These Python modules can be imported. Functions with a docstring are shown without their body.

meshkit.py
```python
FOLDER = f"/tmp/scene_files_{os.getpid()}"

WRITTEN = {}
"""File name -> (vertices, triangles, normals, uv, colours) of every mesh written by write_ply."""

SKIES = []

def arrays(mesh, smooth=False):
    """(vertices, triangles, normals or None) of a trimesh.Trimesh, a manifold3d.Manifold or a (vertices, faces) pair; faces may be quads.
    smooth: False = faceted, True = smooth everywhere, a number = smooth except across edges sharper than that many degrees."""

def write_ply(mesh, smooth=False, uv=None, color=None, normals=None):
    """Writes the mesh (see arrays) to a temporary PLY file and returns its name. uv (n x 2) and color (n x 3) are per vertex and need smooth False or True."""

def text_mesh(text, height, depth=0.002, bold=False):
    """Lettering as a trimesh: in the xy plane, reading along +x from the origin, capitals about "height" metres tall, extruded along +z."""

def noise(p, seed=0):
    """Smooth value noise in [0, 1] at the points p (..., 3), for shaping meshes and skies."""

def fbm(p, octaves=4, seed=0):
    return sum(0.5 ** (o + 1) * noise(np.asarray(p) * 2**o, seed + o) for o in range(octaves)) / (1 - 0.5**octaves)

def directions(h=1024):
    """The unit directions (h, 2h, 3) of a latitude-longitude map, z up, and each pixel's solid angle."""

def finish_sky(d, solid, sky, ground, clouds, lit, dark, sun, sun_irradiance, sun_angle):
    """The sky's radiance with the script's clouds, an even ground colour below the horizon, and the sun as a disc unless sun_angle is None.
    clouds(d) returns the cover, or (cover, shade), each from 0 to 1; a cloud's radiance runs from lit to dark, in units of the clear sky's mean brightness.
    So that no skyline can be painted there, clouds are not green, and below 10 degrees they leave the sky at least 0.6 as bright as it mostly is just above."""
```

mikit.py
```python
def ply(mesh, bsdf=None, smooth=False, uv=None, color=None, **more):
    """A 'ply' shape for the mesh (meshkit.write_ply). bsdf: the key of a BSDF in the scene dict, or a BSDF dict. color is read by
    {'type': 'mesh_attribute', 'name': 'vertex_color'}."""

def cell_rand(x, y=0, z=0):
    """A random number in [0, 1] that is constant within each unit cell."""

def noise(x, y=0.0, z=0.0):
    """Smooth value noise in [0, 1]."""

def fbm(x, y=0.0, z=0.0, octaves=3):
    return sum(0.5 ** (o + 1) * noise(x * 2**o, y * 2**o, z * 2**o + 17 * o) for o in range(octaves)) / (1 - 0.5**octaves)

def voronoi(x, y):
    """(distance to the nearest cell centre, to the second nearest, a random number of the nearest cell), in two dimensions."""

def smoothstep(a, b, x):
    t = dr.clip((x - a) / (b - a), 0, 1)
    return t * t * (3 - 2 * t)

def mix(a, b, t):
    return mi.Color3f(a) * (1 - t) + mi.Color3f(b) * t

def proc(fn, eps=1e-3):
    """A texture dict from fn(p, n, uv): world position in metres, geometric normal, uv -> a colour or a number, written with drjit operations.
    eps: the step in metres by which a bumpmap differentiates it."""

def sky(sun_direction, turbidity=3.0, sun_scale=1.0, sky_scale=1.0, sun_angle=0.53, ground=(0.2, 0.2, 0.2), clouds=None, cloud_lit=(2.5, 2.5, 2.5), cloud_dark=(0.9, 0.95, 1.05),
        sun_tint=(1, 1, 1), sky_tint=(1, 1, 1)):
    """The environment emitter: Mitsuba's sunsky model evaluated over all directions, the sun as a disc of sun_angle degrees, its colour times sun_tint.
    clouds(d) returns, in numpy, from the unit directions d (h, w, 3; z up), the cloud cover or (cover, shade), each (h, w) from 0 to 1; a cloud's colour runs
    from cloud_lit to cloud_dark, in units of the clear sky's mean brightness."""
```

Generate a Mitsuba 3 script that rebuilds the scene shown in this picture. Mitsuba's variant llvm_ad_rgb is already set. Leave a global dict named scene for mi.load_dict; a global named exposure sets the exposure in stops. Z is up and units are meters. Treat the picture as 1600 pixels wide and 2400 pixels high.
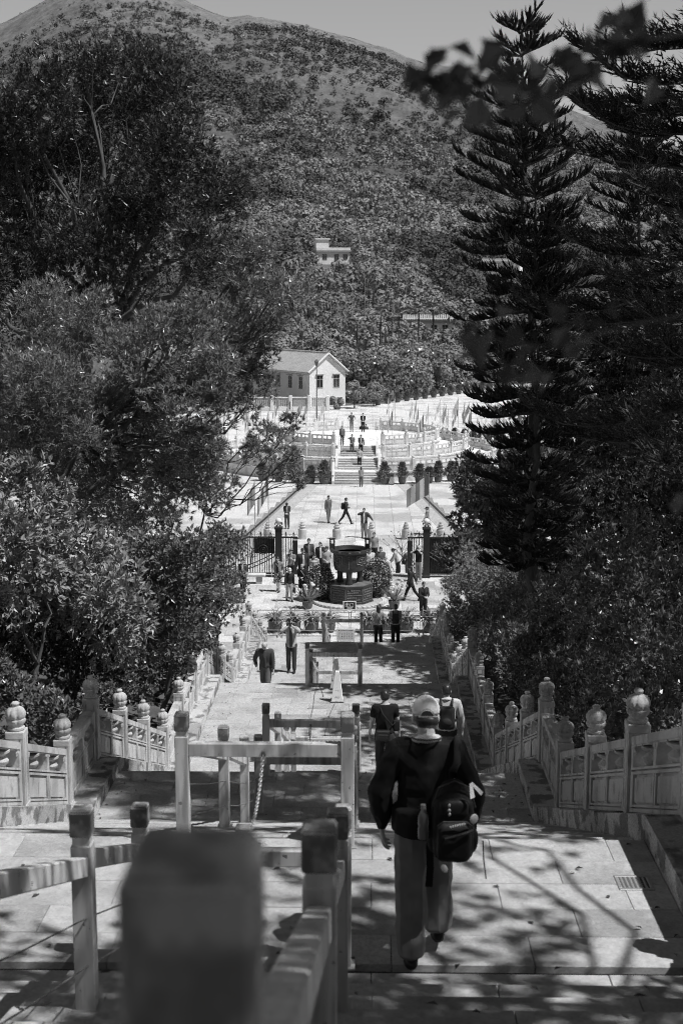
import math, numpy as np, trimesh, manifold3d, drjit as dr
import mitsuba as mi, mikit, meshkit
from mikit import noise as N3, fbm as F3, cell_rand as CR, smoothstep as SS
T = mi.ScalarTransform4f
PI = math.pi
scene, labels, COUNT = {}, {}, {}

# ---------------------------------------------------------------- camera, sky, exposure
CAM = np.array([0.638, 0.0, 0.0])          # eye; x to the right of the stair axis, y down the stairs, z up
PITCH, YAW = math.atan(500 / 3200), math.atan(58 / 3200)
look = np.array([-math.sin(YAW) * math.cos(PITCH), math.cos(YAW) * math.cos(PITCH), -math.sin(PITCH)])
scene['camera'] = dict(type='thinlens', fov=math.degrees(2 * math.atan(800 / 3200)), fov_axis='x', aperture_radius=0.005, focus_distance=27.0,
                       near_clip=0.05, far_clip=6000.0, to_world=T().look_at(origin=CAM.tolist(), target=(CAM + look).tolist(), up=[0, 0, 1]))
SUN = np.array([0.465, -0.195, 0.866])
# a black and white photograph: the sun's tint takes out its warmth; a thin even veil keeps the sky a neutral grey, a little lighter low down
scene['sky'] = mikit.sky(SUN.tolist(), turbidity=3, sun_scale=1.0, sky_scale=0.5, sun_tint=(0.84, 1.0, 1.30), ground=(0.08, 0.08, 0.08),
                         clouds=lambda d: (np.ones(d.shape[:2]), np.clip(d[..., 2] * 1.5, 0, 1) ** 0.5), cloud_lit=(4.9, 4.9, 4.9), cloud_dark=(0.3, 0.3, 0.3))
exposure = 1.92


# ---------------------------------------------------------------- helpers: names, parts, copies
def key(name):
    n = COUNT.get(name, 0)
    COUNT[name] = n + 1
    return name if n == 0 else f'{name}_{n:03d}'


def note(k, label=None, cat=None, group=None, kind=None):
    d = {a: b for a, b in (('label', label), ('category', cat), ('group', group), ('kind', kind)) if b}
    if d:
        labels[k] = {**labels.get(k, {}), **d}


def add(name, mesh, b=None, parent=None, smooth=False, mat=None, **tags):
    k = key(f'{parent}__{name}' if parent else name)
    d = mesh if isinstance(mesh, dict) else mikit.ply(mesh, b, smooth)
    scene[k] = d if mat is None else {**d, 'to_world': T(np.asarray(mat, float))}
    note(k, **tags)
    return k


def thing(name, label, cat, group=None):
    k = key(name)
    note(k, label, cat, group)
    return k


def P(name, mesh, b=None, smooth=False, up=None, M=None):
    """One piece of a prototype: (index of the piece it belongs to, name, ply dict, own matrix)."""
    return (up, name, mesh if isinstance(mesh, dict) else mikit.ply(mesh, b, smooth), M)


def stamp(protos, parent, mat):
    made = []
    for up, name, d, M in protos:
        m = mat if M is None else mat @ M
        made.append(add(name, d, parent=parent if up is None else made[up], mat=m))
    return made


def mv(x=0, y=0, z=0, rz=0, s=1, rx=0, ry=0):
    a = np.eye(4)
    c, n = math.cos(rz), math.sin(rz)
    R = np.array([[c, -n, 0], [n, c, 0], [0, 0, 1]])
    if rx:
        c, n = math.cos(rx), math.sin(rx)
        R = R @ np.array([[1, 0, 0], [0, c, -n], [0, n, c]])
    if ry:
        c, n = math.cos(ry), math.sin(ry)
        R = R @ np.array([[c, 0, n], [0, 1, 0], [-n, 0, c]])
    a[:3, :3] = R * np.asarray(s, float)
    a[:3, 3] = x, y, z
    return a


# ---------------------------------------------------------------- helpers: meshes as (vertices, triangles)
def cat(*ms):
    ms = [m for q in ms for m in (q if isinstance(q, list) else [q])]
    at, V, F = 0, [], []
    for v, f in ms:
        V.append(np.asarray(v, float)); F.append(np.asarray(f, int) + at)
        at += len(v)
    return np.vstack(V), np.vstack(F)


def xf(m, M):
    v = np.asarray(m[0], float)
    return v @ M[:3, :3].T + M[:3, 3], m[1] if np.linalg.det(M[:3, :3]) > 0 else np.asarray(m[1])[:, ::-1]


def tm(m):
    return np.array(m.vertices), np.array(m.faces)


def man(m):
    q = m.to_mesh()
    return np.array(q.vert_properties[:, :3], float), np.array(q.tri_verts)


def box(x0, x1, y0, y1, z0, z1):
    v = np.array([[x, y, z] for x in (x0, x1) for y in (y0, y1) for z in (z0, z1)], float)
    f = np.array([[0, 1, 3], [0, 3, 2], [4, 6, 7], [4, 7, 5], [0, 4, 5], [0, 5, 1], [2, 3, 7], [2, 7, 6], [0, 2, 6], [0, 6, 4], [1, 5, 7], [1, 7, 3]])
    return v, f


_S = [(np.array(s), k) for s in np.ndindex(2, 2, 2) for k in range(3)]
_SV = np.array([2 * s - 1 for s, _ in _S], float)
_SK = np.array([[j == k for j in range(3)] for _, k in _S])
_P0 = np.where(_SK, _SV, _SV * 0.8)
_h = trimesh.convex.convex_hull(_P0)
_CF = np.linalg.norm(_P0[None] - np.array(_h.vertices)[:, None], axis=2).argmin(1)[np.array(_h.faces)]


def cbox(x0, x1, y0, y1, z0, z1, c=0.01):
    """A box with chamfered edges (44 triangles)."""
    h = np.array([x1 - x0, y1 - y0, z1 - z0]) / 2
    c = min(c, 0.45 * h.min() * 2)
    return np.where(_SK, _SV * h, _SV * (h - c)) + [(x0 + x1) / 2, (y0 + y1) / 2, (z0 + z1) / 2], _CF


def lathe(prof, n=16, lobes=0, amp=0.0, zr=(-9, 9)):
    prof = np.asarray(prof, float)
    a = np.arange(n) * 2 * PI / n
    V = []
    for r, z in prof:
        q = r * (1 - (amp * (1 - np.abs(np.cos(lobes * a / 2))) ** 2 if lobes and zr[0] <= z <= zr[1] else 0))
        V.append(np.stack([q * np.cos(a), q * np.sin(a), np.full(n, z)], 1))
    V = np.vstack(V + [[[0, 0, prof[0, 1]]], [[0, 0, prof[-1, 1]]]])
    k, F, i = len(prof), [], np.arange(n)
    j = (i + 1) % n
    for r in range(k - 1):
        a0, a1, b0, b1 = r * n + i, r * n + j, (r + 1) * n + i, (r + 1) * n + j
        F += [np.stack([a0, a1, b1], 1), np.stack([a0, b1, b0], 1)]
    F += [np.stack([j, i, np.full(n, k * n)], 1), np.stack([(k - 1) * n + i, (k - 1) * n + j, np.full(n, k * n + 1)], 1)]
    return V, np.vstack(F)


def tube(pts, rad, n=6):
    p = np.asarray(pts, float)
    r = np.broadcast_to(np.asarray(rad, float), (len(p),))
    t = np.gradient(p, axis=0)
    t /= np.linalg.norm(t, axis=1, keepdims=True) + 1e-12
    ref = np.array([0, 0, 1.0]) if abs(t[:, 2]).mean() < 0.8 else np.array([1.0, 0, 0])
    a = np.cross(t, ref)
    a /= np.linalg.norm(a, axis=1, keepdims=True) + 1e-12
    b = np.cross(t, a)
    g = np.arange(n) * 2 * PI / n
    V = (p[:, None] + r[:, None, None] * (np.cos(g)[None, :, None] * a[:, None] + np.sin(g)[None, :, None] * b[:, None])).reshape(-1, 3)
    F, i = [], np.arange(n)
    j = (i + 1) % n
    for k in range(len(p) - 1):
        a0, a1, b0, b1 = k * n + i, k * n + j, (k + 1) * n + i, (k + 1) * n + j
        F += [np.stack([a0, a1, b1], 1), np.stack([a0, b1, b0], 1)]
    m = len(V)
    V = np.vstack([V, p[:1], p[-1:]])
    F += [np.stack([j, i, np.full(n, m)], 1), np.stack([(len(p) - 1) * n + i, (len(p) - 1) * n + j, np.full(n, m + 1)], 1)]
    return V, np.vstack(F)


def poly(pts, h, z0=0.0):
    import shapely
    m = trimesh.creation.extrude_polygon(shapely.Polygon(pts), h, engine='earcut')
    v, f = tm(m)
    return v + [0, 0, z0], f


def grid(xs, ys, fz):
    X, Y = np.meshgrid(xs, ys)
    V = np.stack([X, Y, fz(X, Y)], -1).reshape(-1, 3)
    nx, ny = len(xs), len(ys)
    i, j = np.meshgrid(np.arange(nx - 1), np.arange(ny - 1))
    a = (j * nx + i).ravel()
    return V, np.vstack([np.stack([a, a + 1, a + nx + 1], 1), np.stack([a, a + nx + 1, a + nx], 1)])


def norm(v):
    return v / (np.linalg.norm(v, axis=-1, keepdims=True) + 1e-12)


def leaves(base, d, nrm, L, W, fold=0.25, two=True):
    """Leaf blades: rhombi from base along d, folded along the midrib (or plain triangles)."""
    d = norm(d)
    s = norm(np.cross(d, nrm))
    n = np.cross(s, d)
    L, W = np.broadcast_to(L, len(base))[:, None], np.broadcast_to(W, len(base))[:, None]
    mid = base + d * L * 0.45
    a, b, tip = mid + s * W / 2 + n * W * fold, mid - s * W / 2 + n * W * fold, base + d * L - n * L * 0.08
    k = len(base)
    i = np.arange(k)
    if two:
        return np.vstack([base, a, tip, b]), np.vstack([np.stack([i, i + k, i + 2 * k], 1), np.stack([i, i + 2 * k, i + 3 * k], 1)])
    return np.vstack([base + s * W / 2, base - s * W / 2, tip]), np.stack([i, i + k, i + 2 * k], 1)


def rand_dirs(r, n):
    return norm(r.normal(size=(n, 3)))


# ---------------------------------------------------------------- materials
def g3(v):
    return mi.Color3f(v)


def bs(name, base, rough=0.6, spec=0.4, two=False, bump=None, bs_scale=None, metallic=0.0, **kw):
    d = {'type': 'principled', 'base_color': mikit.proc(base) if callable(base) else {'type': 'rgb', 'value': [base] * 3}, 'roughness': rough, 'specular': spec, 'metallic': metallic, **kw}
    if bump:
        d = {'type': 'bumpmap', 'tex': mikit.proc(bump), 'scale': 1.0 if bs_scale is None else bs_scale, 'bsdf': d}
    if two:
        d = {'type': 'twosided', 'bsdf': d}
    scene[name] = d
    return name


def granite(lo, hi, seed, stain=0.35):
    def f(p, n, uv):
        sp = N3(p.x * 85 + seed, p.y * 85, p.z * 85)
        sp2 = N3(p.x * 31 + seed, p.y * 31, p.z * 31 + 5)
        st = F3(p.x * 1.7 + seed, p.y * 1.7, p.z * 1.7 + 9, 3)
        v = lo + (hi - lo) * (0.55 * sp + 0.45 * sp2)
        return g3(v * (1 - stain * SS(0.42, 0.75, st)))
    return f


bs('granite', granite(0.26, 0.52, 1), 0.75, 0.3)
bs('granite_b', granite(0.255, 0.51, 31), 0.75, 0.3)
bs('granite_c', granite(0.27, 0.535, 67), 0.75, 0.3)
bs('joint', 0.10, 0.9, 0.1)


def kerb_fn(p, n, uv):
    sp = N3(p.x * 70, p.y * 70, p.z * 70)
    li = F3(p.x * 6, p.y * 6, p.z * 6 + 3, 3)
    big = F3(p.x * 1.1, p.y * 1.1, p.z * 1.1 + 7, 2)
    return g3((0.30 + 0.25 * sp) * (1 - 0.6 * SS(0.46, 0.62, li)) * (1 - 0.35 * SS(0.4, 0.7, big)))


bs('kerb_stone', kerb_fn, 0.85, 0.2, bump=lambda p, n, uv: F3(p.x * 40, p.y * 40, p.z * 40, 2) * 0.006)


def marble(p, n, uv):
    a = F3(p.x * 3.0, p.y * 3.0, p.z * 1.2 + 4, 3)
    b = F3(p.x * 14, p.y * 14, p.z * 5 + 11, 3)
    c = N3(p.x * 60, p.y * 60, p.z * 60)
    v = 0.42 + 0.07 * c
    return g3(v * (1 - 0.35 * SS(0.48, 0.8, a)) * (1 - 0.35 * SS(0.55, 0.8, b)))


bs('white_stone', marble, 0.7, 0.3, bump=lambda p, n, uv: F3(p.x * 45, p.y * 45, p.z * 45, 2) * 0.003)


bs('altar_stone', lambda p, n, uv: g3((0.60 + 0.06 * N3(p.x * 20, p.y * 20, p.z * 20)) * (1 - 0.3 * SS(0.5, 0.8, F3(p.x * 2, p.y * 2, p.z * 1.2, 3)))), 0.7, 0.3)


def carved(p, n, uv):
    v = F3(p.x * 17, p.y * 17, p.z * 17, 2)
    return g3(0.42 * (1 - 0.5 * SS(0.5, 0.7, v)))


bs('carved_stone', carved, 0.8, 0.2, bump=lambda p, n, uv: F3(p.x * 22, p.y * 22, p.z * 22, 2) * 0.02)


def paint_fn(p, n, uv):
    str_ = F3(p.x * 30, p.y * 9, p.z * 3, 3)
    chip = F3(p.x * 38, p.y * 38, p.z * 24 + 5, 3)
    drip = F3(p.x * 14 + 7, p.y * 7, p.z * 1.5, 2)
    v = 0.50 * (1 - 0.34 * SS(0.42, 0.75, str_)) * (1 - 0.35 * SS(0.5, 0.72, drip))
    return g3(dr.select(chip > 0.76, 0.16, v))


bs('white_paint', paint_fn, 0.5, 0.4)


def cap_shade_fn(p, n, uv):
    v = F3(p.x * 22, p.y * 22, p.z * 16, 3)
    return g3(dr.select(n.z > 0.6, 0.18 + 0.22 * SS(0.35, 0.7, v), 0.10 + 0.17 * SS(0.4, 0.75, v)))  # lit tops and shaded sides painted into the grey by face normal


bs('shaded_grey_paint', cap_shade_fn, 0.55, 0.4)


def plaza_fn(p, n, uv):
    st = F3(p.x * 0.5, p.y * 0.5, 3, 4)
    fi = N3(p.x * 9, p.y * 9, 1)
    return g3((0.45 + 0.08 * fi) * (1 - 0.34 * SS(0.42, 0.75, st)))


bs('plaza_stone', plaza_fn, 0.7, 0.3)
bs('plaza_stone_b', lambda p, n, uv: g3((0.42 + 0.08 * N3(p.x * 9, p.y * 9, 4)) * (1 - 0.28 * SS(0.45, 0.75, F3(p.x * 0.6, p.y * 0.6, 8, 3)))), 0.7, 0.3)
bs('plaza_base', lambda p, n, uv: g3(dr.select(p.y < 104, 0.20, (0.44 + 0.08 * N3(p.x * 9, p.y * 9, 4)) * (1 - 0.30 * SS(0.45, 0.75, F3(p.x * 0.6, p.y * 0.6, 8, 3))) * (1 - 0.35 * SS(0.96, 0.985, dr.maximum(dr.abs((p.x / 1.4) - dr.floor(p.x / 1.4) - 0.5) * 2, dr.abs((p.y / 2.2) - dr.floor(p.y / 2.2) - 0.5) * 2))))), 0.75, 0.3)
bs('plaza_band', lambda p, n, uv: g3(0.30 + 0.08 * N3(p.x * 8, p.y * 8, 2)), 0.75, 0.3)
bs('court_stone', lambda p, n, uv: g3((0.36 + 0.10 * N3(p.x * 12, p.y * 12, 2)) * (1 - 0.3 * SS(0.45, 0.75, F3(p.x * 0.9, p.y * 0.9, 2, 3)))), 0.75, 0.3)
bs('court_stone_b', lambda p, n, uv: g3((0.46 + 0.10 * N3(p.x * 12, p.y * 12, 2)) * (1 - 0.3 * SS(0.45, 0.75, F3(p.x * 0.9, p.y * 0.9, 6, 3)))), 0.75, 0.3)
bs('soil', lambda p, n, uv: g3(0.05 + 0.06 * F3(p.x * 2, p.y * 2, p.z * 2, 3)), 0.95, 0.1)


def hill_fn(p, n, uv):
    a = F3(p.x * 0.012, p.y * 0.006, 1, 4)
    b = F3(p.x * 0.25, p.y * 0.10, p.z * 0.2, 4)
    c = F3(p.x * 0.9, p.y * 0.4, p.z * 0.9 + 4, 3)
    up = SS(60, 190, p.z)
    v = 0.015 + 0.09 * b + 0.065 * c
    return g3(v * (0.75 + 0.5 * a) * (1 + 0.3 * up))


bs('hill_grass', hill_fn, 0.95, 0.1)


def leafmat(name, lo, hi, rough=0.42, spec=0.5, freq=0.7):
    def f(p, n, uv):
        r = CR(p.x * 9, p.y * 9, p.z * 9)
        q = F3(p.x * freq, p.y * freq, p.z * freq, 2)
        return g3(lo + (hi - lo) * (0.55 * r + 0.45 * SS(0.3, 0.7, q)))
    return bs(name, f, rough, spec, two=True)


leafmat('leaf_narrow', 0.11, 0.24, 0.32, 0.8)
leafmat('leaf_broad', 0.09, 0.21, 0.3, 0.8)
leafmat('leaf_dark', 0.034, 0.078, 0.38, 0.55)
leafmat('leaf_pale', 0.16, 0.32, 0.42, 0.5)
leafmat('needle', 0.028, 0.06, 0.5, 0.35)
leafmat('forest_leaf', 0.13, 0.29, 0.6, 0.3, 0.12)
leafmat('scrub_leaf', 0.045, 0.115, 0.7, 0.2, 0.05)
leafmat('forest_dark', 0.055, 0.125, 0.7, 0.15, 0.12)
leafmat('petal', 0.45, 0.65, 0.6, 0.3)
bs('bark', lambda p, n, uv: g3(0.05 + 0.10 * F3(p.x * 9, p.y * 9, p.z * 3, 3)), 0.9, 0.15)
bs('bark_pale', lambda p, n, uv: g3(0.14 + 0.16 * F3(p.x * 9, p.y * 9, p.z * 4, 3)), 0.9, 0.15)


def bronze_fn(p, n, uv):
    return g3(0.018 + 0.035 * F3(p.x * 5, p.y * 5, p.z * 5, 3))


bs('bronze', bronze_fn, 0.42, 0.55)
bs('bronze_worn', lambda p, n, uv: g3(0.06 + 0.12 * F3(p.x * 4, p.y * 4, p.z * 4, 3)), 0.5, 0.4)
bs('iron', 0.022, 0.45, 0.5)
bs('galvanised', 0.35, 0.4, 0.5, metallic=0.4)
bs('steel_dark', 0.12, 0.4, 0.5)
bs('lamp_glass', 0.78, 0.15, 0.5)
bs('sign_white', 0.72, 0.5, 0.4)
bs('ink', 0.02, 0.6, 0.3)
bs('window_dark', 0.03, 0.12, 0.6)
bs('wall_white', lambda p, n, uv: g3(0.80 * (1 - 0.18 * F3(p.x * 0.7, p.y * 0.7, p.z * 0.35, 3))), 0.85, 0.2)
bs('wall_grey', lambda p, n, uv: g3(0.42 * (1 - 0.2 * F3(p.x * 0.7, p.y * 0.7, p.z * 0.35, 3))), 0.85, 0.2)
bs('roof_tile', lambda p, n, uv: g3(0.30 + 0.14 * F3(p.x * 2.2, p.y * 2.2, p.z * 2.2, 3)), 0.7, 0.3)
bs('clay_pot', lambda p, n, uv: g3(0.10 + 0.06 * F3(p.x * 6, p.y * 6, p.z * 6, 2)), 0.6, 0.3)
CLOTH = {}


def cloth(v, rough=0.85):
    nm = f'cloth_{int(round(v * 1000)):03d}'
    if nm not in CLOTH:
        CLOTH[nm] = bs(nm, (lambda q: lambda p, n, uv: g3(q * (0.82 + 0.36 * F3(p.x * 16, p.y * 16, p.z * 16, 2))))(v), rough, 0.2, two=True, sheen=0.3 if v < 0.1 else 0.1)
    return nm


def banner(v):
    nm = f'banner_{int(round(v * 100)):02d}'
    if nm not in CLOTH:
        CLOTH[nm] = nm
        scene[nm] = {'type': 'principledthin', 'base_color': {'type': 'rgb', 'value': [v] * 3}, 'roughness': 0.7, 'diff_trans': 0.9, 'spec_trans': 0.0}
    return nm


bs('skin', lambda p, n, uv: g3(0.44 * (0.9 + 0.2 * F3(p.x * 30, p.y * 30, p.z * 30, 2))), 0.5, 0.4)
bs('hair', lambda p, n, uv: g3(0.012 + 0.03 * N3(p.x * 120, p.y * 120, p.z * 25)), 0.4, 0.5)
bs('hair_grey', lambda p, n, uv: g3(0.18 + 0.15 * N3(p.x * 120, p.y * 120, p.z * 25)), 0.5, 0.4)
bs('leather', 0.015, 0.35, 0.5)


def check_fn(p, n, uv):
    a = dr.select((CR(p.x * 16, 0, p.z * 16) > 0.5), 0.25, 0.6)
    return g3(a)


bs('checked_cloth', check_fn, 0.85, 0.2, two=True)
bs('floral_cloth', lambda p, n, uv: g3(dr.select(F3(p.x * 26, p.y * 26, p.z * 26, 2) > 0.52, 0.45, 0.03)), 0.85, 0.2, two=True)

# ================================================================ the stairs: profile of the floor along y
PROF = [(-8.0, 1.6), (-1.0, -1.02), (7.69, -3.957), (9.64, -3.957), (16.0, -6.34), (17.73, -6.34), (24.0, -8.74), (30.4, -8.74), (36.0, -10.78), (42.2, -10.78), (48.6, -13.18), (67.0, -13.18)]
PROF[0] = (-8.0, -3.957 + (15.69) * 0.3707)
PROF[1] = (-1.0, -3.957 + (8.69) * 0.3707)
PY, PZ = zip(*PROF)
HW = 2.70                                   # half the clear width of the stairs
COURT, PLAZA = -13.18, -13.97


def floor_z(y):
    return np.interp(y, PY, PZ)


R = np.random.default_rng(7)
GRAN = ['granite', 'granite_b', 'granite_c']
UNIT = {m: mikit.ply((cbox(-.5, .5, -.5, .5, -1, 0, 0.004)), m) for m in GRAN}
SLABS = {}


def slab(parent, name, x0, x1, y0, y1, z, th, m, gap=0.0022):
    """One paving slab or step block with its top at z."""
    w, l = round(x1 - x0 - 2 * gap, 3), round(y1 - y0 - 2 * gap, 3)
    k = (w, l, th, m)
    if k not in SLABS:
        SLABS[k] = mikit.ply(cbox(-w / 2, w / 2, -l / 2, l / 2, -th, 0, 0.003), m)
    add(name, SLABS[k], parent=parent, mat=mv((x0 + x1) / 2, (y0 + y1) / 2, z + R.normal() * 0.0012, R.normal() * 0.0004))


def lay_rows(parent, x0, x1, y0, y1, z, row, length, mats, th=0.05, name='slab', clip=None):
    n = max(1, round((y1 - y0) / row))
    d = (y1 - y0) / n
    for r in range(n):
        xs = [x0]
        x = x0 + length * (0.5 if r % 2 else 1.0) * R.uniform(0.9, 1.1)
        while x < x1 - 0.3 * length:
            xs.append(round(x, 2))
            x += length
        xs.append(x1)
        for a, b in zip(xs[:-1], xs[1:]):
            slab(parent, name, a, b, y0 + r * d, y0 + (r + 1) * d, z, th, mats[R.integers(len(mats))])


def landing(label, y0, y1, z):
    t = key('stair_landing')
    note(t, label, kind='structure')
    scene[t] = mikit.ply(box(-HW - .02, HW + .02, y0 + .004, y1 - .02, z - .5, z - 0.02), 'joint')
    lay_rows(t, -HW, HW, y0, y1, z, 0.39, 0.86, GRAN)


def flight(label, ya, yb, za, zb, n, blocks):
    """n steps down from za at ya to zb at yb (the last riser ends on the landing below)."""
    t = key('stair_flight')
    note(t, label, kind='structure')
    tr, ri = (yb - ya) / n, (za - zb) / n
    v = [(-0.05, -1.2)] + [(0.0, -0.05)]
    scene[t] = mikit.ply(xf(poly([(ya, za - 0.9), (ya, za - 0.19), (yb, zb - 0.19), (yb, zb - 0.9)], 2 * HW), np.array([[0, 0, 1, -HW], [1, 0, 0, 0], [0, 1, 0, 0], [0, 0, 0, 1.0]])), 'joint')
    for k in range(n - 1):
        z = za - ri * (k + 1)
        cuts = np.linspace(-HW, HW, blocks + 1)
        if blocks > 1 and k % 2:
            cuts = np.concatenate([[-HW], (cuts[:-1] + cuts[1:]) / 2, [HW]])
        for a, b in zip(cuts[:-1], cuts[1:]):
            slab(t, 'step', a, b, ya + tr * k, ya + tr * (k + 1) + 0.02, z, 0.17, GRAN[R.integers(3)], 0.003)


NEAR_N = 21
flight('stair flight of grey granite steps nearest the camera, in mottled shade', 7.69 - 0.41 * NEAR_N, 7.69, -3.957 + 0.152 * NEAR_N, -3.957, NEAR_N, 4)
landing('short granite landing under the man in the white cap, dappled with sun', 7.69, 9.64, -3.957)
flight('stair flight just below the man in the white cap, seen edge on as thin stripes', 9.64, 16.0, -3.957, -6.34, 16, 4)
landing('short granite landing in shade, second from the camera', 16.0, 17.73, -6.34)
flight('stair flight hidden below the second landing', 17.73, 24.0, -6.34, -8.74, 16, 1)
landing('long sunlit granite landing with the two yellow warning stands', 24.0, 30.4, -8.74)
flight('stair flight behind the knees of the bald man', 30.4, 36.0, -8.74, -10.78, 14, 1)
landing('long granite landing of the photographing woman, half in tree shade', 36.0, 42.2, -10.78)
flight('lowest stair flight, leading down to the courtyard', 42.2, 48.6, -10.78, -13.18, 16, 1)

# ---------------------------------------------------------------- courtyard, steps and plaza
t = key('courtyard'); note(t, 'stone paved courtyard between the stairs and the gate', kind='structure')
scene[t] = mikit.ply(box(-14, 14, 48.58, 65.2, COURT - .5, COURT - 0.02), 'joint')
for r in range(17):
    y0 = 48.6 + r * 0.975
    for c in range(-6, 6):
        x0 = c * 1.1 + (0.0 if r % 2 else 0.55)
        if x0 > 5.6 or x0 < -6.2:
            continue
        slab(t, 'slab', x0, x0 + 1.1, y0, y0 + 0.975, COURT, 0.05, 'court_stone_b' if R.random() < 0.25 or -1.2 < x0 < 0.4 and r > 3 else 'court_stone', 0.005)
add('border_slabs', cat(*[cbox(s * (6.65 + 1.5 * c) - .745, s * (6.65 + 1.5 * c) + .745, 48.6 + r * 1.5, 50.09 + r * 1.5, COURT - .06, COURT - .004, .006) for s in (-1, 1) for c in range(1, 5) for r in range(11)]), 'court_stone', parent=t, kind='stuff')
t = key('courtyard_steps'); note(t, 'low steps from the courtyard down to the bright plaza', kind='structure')
scene[t] = mikit.ply(box(-14, 14, 65.2, 67.4, PLAZA - .6, PLAZA - 0.01), 'joint')
for k in range(4):
    for c in range(4):
        slab(t, 'step', -6 + 3 * c, -3 + 3 * c, 65.2 + .42 * k, 65.2 + .42 * (k + 1) + .02, COURT - .158 * (k + 1), .17, 'court_stone', .003)

t = key('plaza'); note(t, 'pale sunlit stone plaza around the round altar', kind='structure')
scene[t] = mikit.ply(xf(poly([(-34, 66.8), (40, 66.8), (40, 246), (21, 225), (12, 206), (3, 185), (-3, 180), (-14, 172), (-34, 160)], .6), mv(0, 0, PLAZA - .625)), 'plaza_base')


def band_x(y):
    return 3.0 + (103.0 - y) * 0.105


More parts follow.
